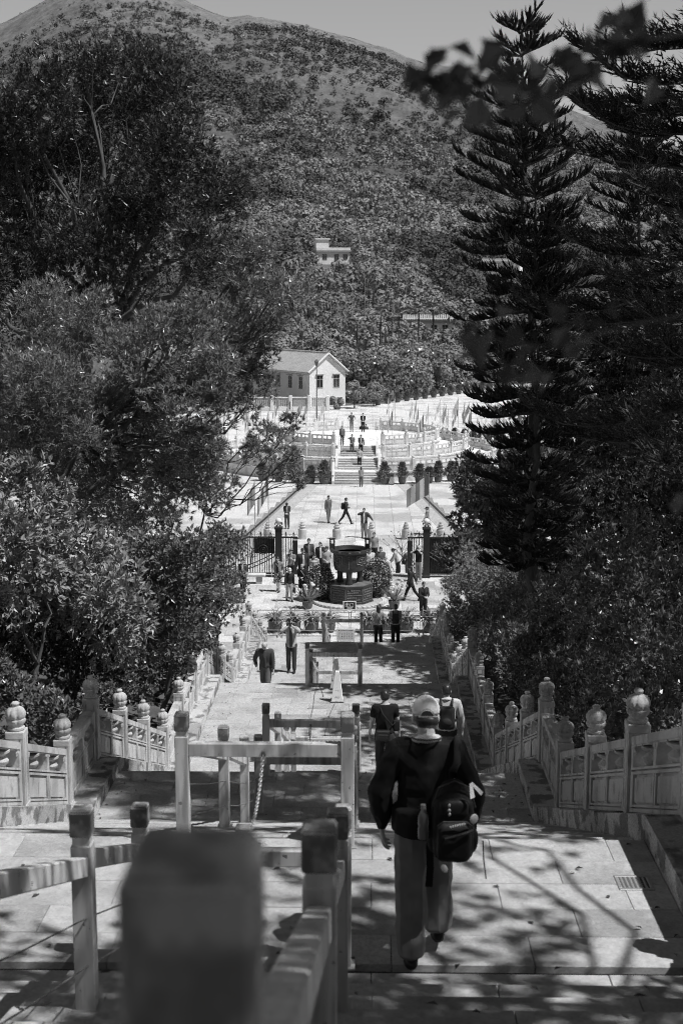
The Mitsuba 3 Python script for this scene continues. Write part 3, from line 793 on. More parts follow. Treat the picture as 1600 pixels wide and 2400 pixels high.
LEFT_D = [(-11, 58, -8.5, 2.2), (-14, 60, -7.0, 2.6), (-9.2, 61, -10.2, 1.6), (-17, 57, -8.0, 2.6), (-12.5, 56, -5.0, 2.2), (-16, 59, -4.4, 2.4), (-9.8, 57, -11.2, 1.5)]
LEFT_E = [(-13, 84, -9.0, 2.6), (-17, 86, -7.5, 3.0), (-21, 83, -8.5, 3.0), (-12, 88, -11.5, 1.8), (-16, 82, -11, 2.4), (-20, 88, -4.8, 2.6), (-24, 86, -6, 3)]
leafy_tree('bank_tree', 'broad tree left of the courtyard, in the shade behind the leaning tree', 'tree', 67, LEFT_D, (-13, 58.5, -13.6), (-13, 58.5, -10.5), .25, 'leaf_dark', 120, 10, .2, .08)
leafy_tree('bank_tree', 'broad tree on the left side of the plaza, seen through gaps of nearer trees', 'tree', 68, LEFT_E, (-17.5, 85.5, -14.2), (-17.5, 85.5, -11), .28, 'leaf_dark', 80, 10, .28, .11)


# ---- the pines
def whorl_pine(label, seed, foot, top, spacing, reach, start, mat='needle', dense=16, blade=.34, wid=.034, per_whorl=(5, 7), fine=False, r0=.16, zmin=-99):
    r = np.random.default_rng(seed)
    t = thing('whorled_pine', label, 'pine')
    foot, top = np.asarray(foot, float), np.asarray(top, float)
    H = np.linalg.norm(top - foot)
    add('trunk', tube(wobble(r, foot, top, 14, .012), np.linspace(r0, .015, 14), 10), 'bark', parent=t, smooth=True)
    h = start
    while h < H - .15:
        c = foot + (top - foot) * h / H
        n = r.integers(per_whorl[0], per_whorl[1] + 1)
        a0 = r.uniform(0, 2 * PI)
        br, bl = [], []
        for k in range(n):
            a = a0 + 2 * PI * k / n + r.normal() * .15
            Lb = reach(h / H) * (r.uniform(.8, 1.15) if r.random() > .16 else r.uniform(.35, .7))
            dr_ = r.normal() * .10
            out = np.array([math.cos(a), math.sin(a), 0])
            s = np.linspace(0, 1, 9)
            rise = (.06 + dr_) * s - .40 * s ** 2 + .34 * s ** 4 if h / H < .75 else (.24 + dr_) * s + .1 * s * s
            p = c + out * (s * Lb)[:, None] + np.array([0, 0, 1]) * (rise * Lb)[:, None] + r.normal(size=3) * .02
            br.append(tube(p, np.linspace(.028 if not fine else .022, .006, 9), 5))
            m = max(6, int(Lb * dense))
            u = np.repeat(r.uniform(.22 if h / H < .8 else .08, 1.0, m), 2)
            q = np.stack([np.interp(u, s, p[:, i]) for i in range(3)], 1)
            tg = norm(np.stack([np.interp(u, s, np.gradient(p[:, i])) for i in range(3)], 1))
            side = norm(np.cross(tg, [0, 0, 1.0])) * np.where(np.arange(2 * m) % 2, 1, -1)[:, None]
            d1 = norm(tg * .75 + side * r.uniform(.2, .9, 2 * m)[:, None] + np.array([0, 0, 1.0]) * r.uniform(.1, .7, 2 * m)[:, None])
            d2 = norm(d1 + np.array([0, 0, .55]) + tg * .15)
            Ln = blade * r.uniform(.6, 1.15, 2 * m) * np.clip(1.25 - .5 * u, .5, 1.1)
            e1 = q + d1 * (Ln * .55)[:, None]
            if not fine:
                for nn in (side, np.cross(d1, side)):
                    bl.append(leaves(q, d1, nn + .01, Ln * .9, wid * 1.25, fold=0, two=False))
                    bl.append(leaves(e1, d2, nn + .01, Ln * .6, wid * 1.1, fold=0, two=False))
            else:
                kk = 13
                idx = np.repeat(np.arange(2 * m), kk)
                v = r.uniform(0, 1, len(idx))
                bp = np.where((v < .55)[:, None], q[idx] + d1[idx] * (Ln[idx] * v)[:, None], e1[idx] + d2[idx] * (Ln[idx] * (v - .55))[:, None])
                nd = norm(d1[idx] * .9 + d2[idx] * .4 + r.normal(size=(len(idx), 3)) * .42)
                bl.append(leaves(bp, nd, r.normal(size=(len(idx), 3)), 0.085 * r.uniform(.7, 1.3, len(idx)), .017, fold=0, two=False))
                bl.append(leaves(q, d1, side, Ln * .75, .022, fold=0))
        add('branches', cat(br), 'bark', parent=t, smooth=True)
        add('needle_sprays', cat(bl), mat, parent=t)
        h += spacing * r.uniform(.6, 1.45)
    return t


whorl_pine('tall whorled pine on the right, its spired top against the sky', 71, (4.6, 30.0, -10.4), (3.82, 29.65, 5.75), .34, lambda q: .28 + 2.34 * (1 - q) ** .55 * (.42 + .62 * float(np.clip((q - .40) / .24, 0, 1))), 4.7, dense=22, wid=.038)
whorl_pine('slightly shorter pine just left of the spired one, trunk close to it', 72, (4.36, 29.3, -10.6), (4.13, 29.1, 2.72), .37, lambda q: .28 + 2.15 * (1 - q) ** .6 * (.45 + .6 * float(np.clip((q - .42) / .3, 0, 1))), 5.0, dense=19, wid=.038)
whorl_pine('dark pine at the right edge, its drooping feathery branches closest to the camera', 73, (4.75, 14.6, -6.2), (4.5, 14.4, 9.6), 0.36, lambda q: 2.55 * (1 - q) ** .4 + .25, 4.6, dense=23, blade=.44, fine=True, r0=.15)
whorl_pine('full dark pine filling the right side behind the nearest pine', 75, (8.2, 38.5, -11.6), (8.0, 38.2, 5.4), .42, lambda q: .4 + 2.5 * (1 - q) ** .6, 6.5, dense=18, wid=.045, blade=.4)
whorl_pine('pine further back on the right bank, beyond the fig tree', 74, (12.2, 53.5, -13.4), (12.0, 53.2, 0.4), .55, lambda q: .4 + 2.6 * (1 - q) ** .6, 2.0, dense=13)

# ---- the tree over the near stairs: it stands to the right of the frame and hangs two leafy twigs into it
NEAR = [(1.8, 5.9, 3.3, 1.1), (3.6, 5.0, 4.0, 1.5), (5.6, 8.5, 4.0, 1.3), (3.3, 8.8, 4.4, 1.3), (5.6, 5.6, 4.9, 1.6), (1.6, 4.3, 4.2, 1.1), (2.7, 3.0, 3.4, 1.3), (5.2, 9.6, 4.2, 1.4), (4.2, 2.0, 3.2, 1.3), (2.2, .2, 2.5, 1.2), (1.5, -.7, 2.7, 1.0), (3.2, .9, 3.4, 1.2), (2.9, -.6, 3.6, 1.2), (6.6, 3.6, 4.4, 1.4), (3.6, 3.4, 2.9, 1.2), (2.6, 1.5, 2.7, 1.2), (3.4, 2.5, 3.7, 1.3), (1.9, 2.5, 3.2, 1.1), (1.3, 1.0, 3.1, 1.1), (4.6, 3.6, 2.6, 1.3), (5.2, 4.8, 3.0, 1.3), (4.0, 4.6, 2.5, 1.1), (3.3, 4.2, 3.2, 1.1), (5.8, 3.2, 3.4, 1.3), (1.3, 5.3, 3.1, 1.1), (.6, 4.3, 3.4, 1.0), (.2, 5.9, 3.9, 1.1), (-.5, 4.6, 3.8, 1.0)]
nt = leafy_tree('roadside_tree', 'broad-leaved tree beside the top of the stairs, blurred twigs hanging into view', 'tree', 80, NEAR, (5.9, 4.6, -3.2), (5.3, 5.2, 1.6), .06, 'leaf_broad', 185, 9, .12, .065, twigs=3)


def twig(path, lv, seed, size, n):
    r = np.random.default_rng(seed)
    p = np.array(path, float)
    B = []
    add('twig', tube(p, np.linspace(.004, .0018, len(p)), 6), 'bark', parent=nt, smooth=True)
    for c in lv:
        k = n
        B.append(np.array(c) + r.normal(size=(k, 3)) * [.018, .03, .010])
    B = np.vstack(B)
    d = norm(r.normal(size=(len(B), 3)) + [-.6, 0, -.5])
    add('leaves', leaves(B, d, r.normal(size=(len(B), 3)) + [0, -.3, .8], size * .8 * r.uniform(.7, 1.2, len(B)), size * .62), 'leaf_dark', parent=nt)  # darker leaf colour than the crown, standing in for shade on the twigs


twig([(5.0, 4.6, 2.2), (3.2, 3.2, 1.5), (1.9, 2.2, .75), (1.25, 1.8, .36), (.93, 1.7, .30), (.84, 1.7, .275), (.76, 1.7, .275), (.71, 1.7, .262)],
     [(.712, 1.7, .258), (.735, 1.7, .268), (.755, 1.7, .285), (.775, 1.7, .262), (.80, 1.7, .283), (.825, 1.7, .268), (.84, 1.7, .245), (.865, 1.7, .285), (.895, 1.7, .295), (.93, 1.7, .305), (.77, 1.7, .24), (.90, 1.7, .265), (.97, 1.7, .32), (.95, 1.72, .28)], 5, .058, 5)
twig([(5.0, 4.8, 1.6), (3.4, 3.4, .9), (2.0, 2.3, .25), (1.3, 1.9, .02), (1.0, 1.8, -.03), (.86, 1.75, -.06), (.76, 1.72, -.045)],
     [(.76, 1.72, -.045), (.80, 1.74, -.03), (.86, 1.75, -.055), (.845, 1.75, -.10), (.90, 1.77, -.06), (.93, 1.78, -.035), (.83, 1.75, -.075)], 6, .046, 4)
twig([(4.6, 4.9, 1.2), (3.2, 3.6, .3), (2.0, 2.6, -.2), (1.35, 2.15, -.28), (1.12, 2.0, -.29)], [(1.12, 2.0, -.29), (1.17, 2.02, -.27), (1.22, 2.05, -.30), (1.28, 2.1, -.25)], 7, .04, 4)

# ---- belt of trees behind the plaza, palms, and the wooded mountain side
def mid_tree(r, x, y, z, Rr, Hh, n, L):
    """A far crown: (leaf mesh) of small faces gathered in clumps."""
    k = max(5, int(Rr * 5))
    cd = norm(r.normal(size=(k, 3)) + [0, 0, .35])
    cc = np.array([x, y, z + Hh]) + cd * [Rr * .7, Rr * .7, Rr * .55]
    i = r.integers(k, size=n)
    o = norm(r.normal(size=(n, 3)) + [0, 0, .45])
    p = cc[i] + o * (Rr * .42 * r.uniform(.7, 1.05, n))[:, None]
    return leaves(p, norm(np.cross(o, r.normal(size=(n, 3)))), norm(o + r.normal(size=(n, 3)) * .45), L * r.uniform(.7, 1.3, n), L * .8, two=False)


rm = np.random.default_rng(90)
BELT = [(rm.uniform(-26, 50), rm.uniform(0, 46)) for _ in range(76)]
BELT = [(x, 190 + d + max(0, x) * 1.35 + (14 if -20 < x < 1 else 0)) for x, d in BELT]
BELT += [(3.5, 193), (7.5, 201), (11, 208), (15.5, 216), (20, 225), (25, 233), (31, 240), (0.8, 196), (-1.6, 193)]
BELT = [(x, y) for x, y in BELT if not (abs(x - 13) < 6 and y > 268)]
for x, y in BELT:
    Rr, H = rm.uniform(2.3, 3.9), rm.uniform(1.9, 4.0)
    t = thing('belt_tree', 'round-crowned leafy tree in the belt behind the plaza', 'tree', 'trees in the belt behind the plaza')
    z = PLAZA if y < 235 else float(hill_z(x, y))
    add('trunk', tube(wobble(rm, (x, y, z - .2), (x, y, z + H), 5, .05), np.linspace(.2, .1, 5), 6), 'bark', parent=t, smooth=True)
    add('crown', mid_tree(rm, x, y, z, Rr, H, 1500, .42), ['forest_leaf', 'leaf_broad', 'forest_leaf'][rm.integers(3)], parent=t)
for x, y, Rr, H, lab in ((-.9, 176.5, 1.5, 2.2, 'leafy little tree standing right against the white gable'), (-3.4, 174.6, 1.1, .9, 'low bush at the foot of the white gable'), (1.6, 180.5, 1.7, 1.6, 'leafy tree at the corner where the plaza edge meets the house')):
    t = thing('garden_tree', lab, 'tree')
    add('trunk', tube(wobble(rm, (x, y, PLAZA - .1), (x, y, PLAZA + H), 5, .05), np.linspace(.12, .07, 5), 6), 'bark', parent=t, smooth=True)
    add('crown', mid_tree(rm, x, y, PLAZA, Rr, H, 1300, .26), 'forest_leaf', parent=t)
for k in range(34):                              # low bushes along the far edge of the plaza
    x = -3.5 + 1.25 * k + rm.normal() * .2
    y = 186.5 + max(0, x - 1) * 1.62 + rm.uniform(-1, 2.5)
    t = thing('edge_bush', 'bush growing along the far edge of the plaza', 'bush', 'bushes along the far edge of the plaza')
    add('crown', mid_tree(rm, x, y, PLAZA - .3, rm.uniform(.9, 1.5), .7, 420, .3), ['forest_leaf', 'leaf_pale', 'leaf_broad'][rm.integers(3)], parent=t)
    add('stem', tube([(x, y, PLAZA - .2), (x, y, PLAZA + .6)], .06, 5), 'bark', parent=t)
for x, y, h in [(3.2, 246, 8.2), (6.6, 250, 7.6), (10.2, 252, 8.0), (13.0, 256, 7.2), (-1.0, 243, 7.0)]:
    t = thing('fan_palm', 'fan palm with drooping fronds rising above the belt of trees', 'palm', 'fan palms above the belt of trees')
    z = float(hill_z(x, y)) + 1.2
    add('trunk', tube(wobble(rm, (x, y, z - 2), (x, y, z + h), 6, .02), .17, 6), 'bark', parent=t, smooth=True)
    for k in range(14):
        a, e = rm.uniform(0, 2 * PI), rm.uniform(-.5, 1.1)
        d = np.array([math.cos(a) * math.cos(e), math.sin(a) * math.cos(e), math.sin(e)])
        c = np.array([x, y, z + h]) + d * .9
        n = 12
        s = norm(np.cross(d, [0, 0, 1.0]))
        dd = norm(d + s * np.linspace(-1.3, 1.3, n)[:, None] + [0, 0, -.25])
        add('frond', cat(tube([(x, y, z + h), c], .03, 4), leaves(np.repeat(c[None], n, 0), dd, np.tile(np.cross(s, d), (n, 1)), 1.25, .16)), 'leaf_pale', parent=t)


def scatter(seed, n, y0, y1, half, size, tri, leaf, keep):
    r = np.random.default_rng(seed)
    y = y0 + (y1 - y0) * r.uniform(0, 1, n) ** 1.0
    x = r.uniform(-1, 1, n) * (half * y + 15)
    ok = keep(r, x, y)
    x, y = x[ok], y[ok]
    z = hill_z(x, y)
    S = size[0] + (size[1] - size[0]) * r.uniform(0, 1, len(x)) ** 1.6
    k = len(x)
    i = np.repeat(np.arange(k), tri)
    nb = 5
    ce = norm(r.normal(size=(k, nb, 3)) + [0, 0, .5]) * (S[:, None, None] * [.62, .62, .42])
    j = r.integers(nb, size=len(i))
    o = norm(r.normal(size=(len(i), 3)) + [0, 0, .55])
    p = np.stack([x, y, z + S * .45], 1)[i] + ce[i, j] + o * (S[i] * .46)[:, None]
    return leaves(p, norm(np.cross(o, r.normal(size=(len(i), 3)))), norm(o + r.normal(size=(len(i), 3)) * .4), S[i] * leaf * r.uniform(.7, 1.3, len(i)), S[i] * leaf * .85, two=False)


def dens(x, y, lo, hi):
    v = meshkit.fbm(np.stack([x * .011, y * .008, x * 0], -1), 3, 21)
    return np.clip((v - lo) / (hi - lo), 0, 1)


def clear_of_houses(x, y):
    return ~(((np.abs(x + 7.5) < 6.5) & (y > 337) & (y < 354)) | ((np.abs(x - 13) < 7) & (y > 268) & (y < 284)) | ((np.abs(x - 33) < 6) & (y > 318) & (y < 344)))


def tone(x, y):
    return meshkit.fbm(np.stack([x * .035, y * .018, x * 0], -1), 3, 33) > .5


for nm_, pale, mt in (('pale_forest', True, 'forest_leaf'), ('dark_forest', False, 'forest_dark')):
    add(nm_, cat(scatter(1, 1900, 246, 400, .27, (1.6, 5.0), 230, .165, lambda r, x, y: clear_of_houses(x, y) & (tone(x, y) == pale)),
                 scatter(2, 3200, 380, 620, .27, (1.5, 4.6), 100, .25, lambda r, x, y: clear_of_houses(x, y) & (r.uniform(size=len(x)) < .3 + .7 * dens(x, y, .3, .55)) & (tone(x, y) == pale)),
                 scatter(3, 4000, 540, 860, .28, (1.2, 3.4), 44, .37, lambda r, x, y: (r.uniform(size=len(x)) < .35 + .6 * dens(x, y, .38, .6)) & ((tone(x, y) & (r.uniform(size=len(x)) < .6)) == pale))), mt,
        label=f'{"pale" if pale else "dark"} treetops in patches over the lower mountain side', cat='forest', kind='stuff')
add('hillside_scrub', cat(scatter(5, 5000, 420, 900, .28, (.5, 1.5), 16, .5, lambda r, x, y: clear_of_houses(x, y)),
                          scatter(4, 5200, 620, 1060, .29, (.6, 2.0), 36, .38, lambda r, x, y: r.uniform(size=len(x)) < np.clip((960 - y) / 380, .03, 1) * (.3 + .7 * dens(x, y, .38, .6)))), 'scrub_leaf',
    label='scattered scrub on the upper grassy slopes of the mountain', cat='scrub', kind='stuff')

rl = np.random.default_rng(61)
n = 420
lx, ly = rl.uniform(-2.6, 2.65, n), np.concatenate([rl.uniform(4.0, 18, 260), rl.uniform(24, 42, 160)])
edge_ = rl.random(n) < .45
lx = np.where(edge_, np.sign(lx) * (2.66 - np.abs(rl.normal(size=n)) * .25), lx)
fz = np.array([min(-3.957 + .152 * math.ceil(max(0, (7.69 - y) / .41)), 9) if y < 7.69 else -3.957 if y < 9.64 else np.nan if y < 16.0 else -6.34 if y < 17.73 else np.nan if y < 24 else -8.74 if y < 30.4 else np.nan if y < 36 else -10.78 for y in ly])
ok = ~np.isnan(fz)
ok &= ly < 42
lx, ly, fz = lx[ok], ly[ok], fz[ok]
dl = norm(np.stack([rl.normal(size=len(lx)), rl.normal(size=len(lx)), rl.uniform(0, .25, len(lx))], 1))
add('fallen_leaves', leaves(np.stack([lx, ly, fz + .006], 1), dl, np.tile([0, 0, 1.0], (len(lx), 1)) + rl.normal(size=(len(lx), 3)) * .2, rl.uniform(.03, .075, len(lx)), .028), 'leaf_dark', label='dry leaves fallen along the edges of the steps and landings', cat='leaf litter', kind='stuff')

# ================================================================ things on the stairs: the post-and-rail barrier down the middle
def ruled(a, b, w, h):
    """A straight rail of section w x h between two points (its ends upright)."""
    a, b = np.asarray(a, float), np.asarray(b, float)
    d = b - a
    L = np.linalg.norm(d[:2])
    v, f = cbox(-w / 2, w / 2, 0, L, -h / 2, h / 2, .006)
    v = v.copy()
    v[:, 2] += d[2] * v[:, 1] / L
    c, s = d[1] / L, d[0] / L
    return np.stack([c * v[:, 0] + s * v[:, 1] + a[0], -s * v[:, 0] + c * v[:, 1] + a[1], v[:, 2] + a[2]], 1), f


PW = .048
PP = [P('shaft', cat(cbox(-PW, PW, -PW, PW, 0, .83, .004), cbox(-PW + .008, PW - .008, -PW + .008, PW - .008, .82, .875, .003)), 'white_paint'),
      P('cap', cat(cbox(-PW - .002, PW + .002, -PW - .002, PW + .002, .872, .995, .007), cbox(-PW + .004, PW - .004, -PW + .004, PW - .004, .99, 1.0, .003)), 'shaded_grey_paint', up=0),
      P('base_plate', cbox(-.07, .07, -.07, .07, -.004, .012, .003), 'galvanised', up=0)]
LX = {-1: -.69, 1: .51}


def barrier(label, ys, top=True, bottom=True, chain_post=False):
    t = thing('post_and_rail_barrier', label, 'barrier')
    for s in (-1, 1):
        x = LX[s]
        for y in ys:
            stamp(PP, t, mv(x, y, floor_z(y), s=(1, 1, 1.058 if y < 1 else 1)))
        for a, b in zip(ys[:-1], ys[1:]):
            add('rail', ruled((x - s * .0, a + PW, floor_z(a) + .73), (x, b - PW, floor_z(b) + .73), .07, .10), 'white_paint', parent=t)
            for h in (.22, .46):
                p = np.array([(x - s * .02, a, floor_z(a) + h), (x - s * .02, (a + b) / 2, (floor_z(a) + floor_z(b)) / 2 + h - .012), (x - s * .02, b, floor_z(b) + h)])
                add('wire', tube(p, .004, 5), 'steel_dark', parent=t)
    for y, on in ((ys[0], top), (ys[-1], bottom)):
        if on:
            z = floor_z(y) + (.73 if y == ys[0] else .68)
            add('cross_rail', cbox(LX[-1] + PW, LX[1] - PW, y - .035, y + .035, z - .05, z + .05, .006), 'white_paint', parent=t)
    return t


def chain(label, a, b, sag):
    """Two of every three links lie flat, the way a hanging chain twists."""
    t = thing('hanging_chain', label, 'chain')
    a, b = np.asarray(a, float), np.asarray(b, float)
    n = int(np.linalg.norm(b - a) / .028)
    V = []
    for k in range(n):
        u = (k + .5) / n
        c = a + (b - a) * u - [0, 0, 4 * sag * u * (1 - u)]
        d = norm(b - a - np.array([0, 0, 4 * sag * (1 - 2 * u)]))
        s = norm(np.cross(d, [0, 0, 1.0]))
        w = s if k % 2 else np.cross(d, s)
        g = np.linspace(0, 2 * PI, 9)
        V.append(tube(c + np.cos(g)[:, None] * d * .019 + np.sin(g)[:, None] * w * .010, .0042, 4))
    add('links', cat(V), 'galvanised', parent=t)
    for q in (a, b):
        add('eye_bolt', cat(tube([q + [np.cos(x) * .014, 0, np.sin(x) * .014] for x in np.linspace(0, 2 * PI, 9)], .005, 5), cbox(q[0] - .012, q[0] + .012, q[1] - .012, q[1] + .012, q[2] - .004, q[2] + .03, .003)), 'steel_dark', parent=t)


NB = barrier('blurred barrier of square posts and rails on the stair flight nearest the camera', [.965, 3.66, 6.08, 7.66], top=False)
add('short_post', cat(cbox(-.145, -.05, 7.82, 7.91, -3.957, -3.957 + .80, .006), cbox(-.12, -.075, 7.815, 7.83, -3.957 + .66, -3.957 + .72, .003)), 'white_paint', parent=NB)
barrier('white barrier on the striped flight, its frame standing before the second landing', [9.50, 12.3, 14.4, 16.25])
barrier('white barrier below the second landing, carrying the long notice', [17.58, 20.0, 22.2, 24.3])
barrier('white barrier just beyond the yellow warning stands', [30.22, 32.3, 34.3, 36.2])
barrier('white barrier furthest down the stairs, with the square notice', [42.05, 44.2, 46.4, 48.8])
chain('chain hanging in front of the nearest white frame', (-.098, 9.46, -3.957 + .70), (-.098, 7.90, -3.957 + .70), .16)
chain('chain hanging across the short shaded second landing', (-.09, 17.54, -6.34 + .70), (-.09, 16.30, -6.34 + .66), .12)
chain('short chain on the frame beyond the yellow warning stands', (-.09, 30.18, -8.74 + .70), (-.09, 29.2, -8.74 + .40), .05)

GLYPH = dict(出='000001800180318c318c318c3ffc01802184218421842184218421843ffc0000', 口='0000000000003ffc20042004200420042004200420042004200430043ffc2004', 請='0000103011fe00307dfe00307ffe000000fc7c8400847cfc448444fc44847c84', 保='000008000bfc1a041204320473fc70605060106017fe10f010f8116c16661462',
             持='00001020102011fe10207c20102013fe10083c0873fe10081188108810c81008', 佛='000008800890189017fe3096709677fe3490349037fe319231123112331e3610', 門='000000007e7e624662467e7e62467e7e60066006600660066006600660066006', 地='000010201020112011267d3e11f613a61726112611261d2c71204102010201fe',
             方='00000100018000807ffe06000600060007f8040804080c080c08180818183018', 整='000008207f20087e7f6449ac7f381c183b7c48c600003ffc018019f819807ffe', 潔='000002002ffe1212079202364fa6626c2080011007e0218c27fe2040464c49c6', 小='0000000001800180018001801188118c318c3186218661824183018001800180',
             心='000000000200018000c000400400240c2404240664066402441a4410041007f0', 梯='00001004108c10881ffe7c26102639fe3d20372053fe506250e211a2132e1220', 級='0000180011fc30c824c86c88789810de34c66cc47ea400ac559855185b3c53e6')


def hanzi(text, h, gap=.12, down=False):
    """Characters as raised strokes in the xz plane, facing -y, from the left baseline."""
    V = []
    for n, ch in enumerate(text):
        u = h / 16
        for r in range(16):
            bits = int(GLYPH[ch][4 * r:4 * r + 4], 16)
            c = 0
            while c < 16:
                if bits >> (15 - c) & 1:
                    e = c
                    while e < 16 and bits >> (15 - e) & 1:
                        e += 1
                    ox, oz = (0, -n * h * (1 + gap)) if down else (n * h * (1 + gap), 0)
                    V.append(box(ox + c * u, ox + e * u, -.002, .001, oz + h - (r + 1) * u, oz + h - r * u))
                    c = e
                else:
                    c += 1
    return cat(V)


def latin(text, h, bold=False):
    v, f = tm(meshkit.text_mesh(text, h, .003, bold))
    return np.stack([v[:, 0], -v[:, 2], v[:, 1]], 1), f


# the long notice of the second barrier and the square one at the foot of the stairs
t = thing('notice_board', 'long white notice with one row of big characters, hung on the second barrier', 'notice')
add('plate', cbox(-.42, .40, 24.23, 24.245, -8.74 + .30, -8.74 + .72, .004), 'sign_white', parent=t)
add('heading', xf(hanzi('請保持佛門地方整潔', .066, .25), mv(-.37, 24.228, -8.74 + .62)), 'ink', parent=t)
add('small_print', cat(*[xf(hanzi('方地整', .05, .3, True), mv(-.37 + .16 * k, 24.228, -8.74 + .50)) for k in range(5)]), 'ink', parent=t)
t = thing('notice_board', 'square white notice crowded with small characters at the foot of the stairs', 'notice')
add('plate', cbox(-.42, .24, 48.74, 48.752, COURT + .78, COURT + 1.22, .004), 'sign_white', parent=t)
add('heading', xf(hanzi('請保持佛門地方整潔', .05, .2), mv(-.36, 48.736, COURT + 1.145)), 'ink', parent=t)
add('small_print', cat(*[xf(hanzi('地方整潔佛門保持請', .034, .85), mv(-.37, 48.736, COURT + 1.05 - .062 * k)) for k in range(4)]), 'ink', parent=t)
add('bracket', cat(cbox(-.40, -.37, 48.752, 48.78, COURT + .68, COURT + 1.2, .003), cbox(.19, .22, 48.752, 48.78, COURT + .68, COURT + 1.2, .003)), 'galvanised', parent=t)

# warning stands
for (x, y), lab in zip(((.02, 29.0), (-.03, 30.02)), ('pale four-sided warning stand nearer the camera on the sunlit landing', 'pale four-sided warning stand behind the nearer one, by the white frame')):
    t = thing('warning_stand', lab, 'warning sign')
    z = -8.74
    body = lathe([(.001, .03), (.175, .03), (.17, .05), (.062, .66), (.05, .68), (.001, .68)], 4)
    add('body', xf(body, mv(x, y, z, PI / 4)), 'wall_white', parent=t)
    add('foot', cbox(x - .15, x + .15, y - .15, y + .15, z, z + .035, .008), 'shaded_grey_paint', parent=t)
    tilt = mv(x - .05, y - .118, z + .10, rx=-math.atan(.175))
    add('lettering', cat(xf(hanzi('小心', .045, .1), tilt), xf(hanzi('梯級', .045, .1), mv(x - .05, y - .094, z + .25, rx=-math.atan(.175)))), 'ink', parent=t)
    add('pictogram', xf(cat(*[tube([(-.035, 0, 0), (.035, 0, 0), (0, 0, .06), (-.035, 0, 0)], .004, 4)]), mv(x, y - .080, z + .34, rx=-math.atan(.175))), 'ink', parent=t)
t = thing('floor_cable', 'pair of thin dark cables lying across the sunlit landing', 'cable')
for a in ([(-.46, 30.3), (-.5, 29.4), (-.49, 28.6), (-.52, 27.6), (-.5, 26.4), (-.53, 25.0)], [(-.03, 28.8), (-.12, 28.0), (-.16, 27.2), (-.2, 26.4), (-.22, 25.2)]):
    add('cable', tube([(x, y, -8.733) for x, y in a], .011, 5), 'cloth_cable' if False else 'steel_dark', parent=t)
t = thing('drain_cover', 'small slotted metal drain cover set in the shaded right side of the landing', 'drain')
add('frame', cat(cbox(2.36, 2.60, 8.76, 8.79, -3.965, -3.949, .003), cbox(2.36, 2.60, 8.97, 9.0, -3.965, -3.949, .003), cbox(2.36, 2.385, 8.79, 8.97, -3.965, -3.949, .003), cbox(2.575, 2.60, 8.79, 8.97, -3.965, -3.949, .003)), 'galvanised', parent=t)
for k in range(6):
    add('bar', cbox(2.395 + .03 * k, 2.41 + .03 * k, 8.79, 8.97, -3.965, -3.951, .002), 'galvanised', parent=t)
add('sump', box(2.385, 2.575, 8.79, 8.97, -3.966, -3.9545), 'joint', parent=t)

# ================================================================ courtyard
def crowd_barrier(label, x0, x1, y):
    t = thing('crowd_barrier', label, 'barrier')
    z, H, r = COURT, 1.06, .019
    add('frame', cat(tube([(x0, y, z + .1), (x0, y, z + H - .07), (x0 + .02, y, z + H - .02), (x0 + .07, y, z + H), (x1 - .07, y, z + H), (x1 - .02, y, z + H - .02), (x1, y, z + H - .07), (x1, y, z + .1)], r, 8)), 'galvanised', parent=t, smooth=True)
    for h in (.82, .26):
        add('cross_bar', tube([(x0, y, z + h), (x1, y, z + h)], .015, 6), 'galvanised', parent=t)
    n = max(1, round((x1 - x0) / .48))
    for k in range(1, n):
        x = x0 + (x1 - x0) * k / n
        add('upright', tube([(x, y, z + .26), (x, y, z + .82)], .009, 6), 'galvanised', parent=t)
    for x in (x0 + .05, x1 - .05):
        add('foot', cat(tube([(x, y - .28, z + .02), (x, y - .2, z + .1), (x, y + .2, z + .1), (x, y + .28, z + .02)], .016, 6), tube([(x, y, z + .08), (x, y, z + .3)], .016, 6)), 'galvanised', parent=t)


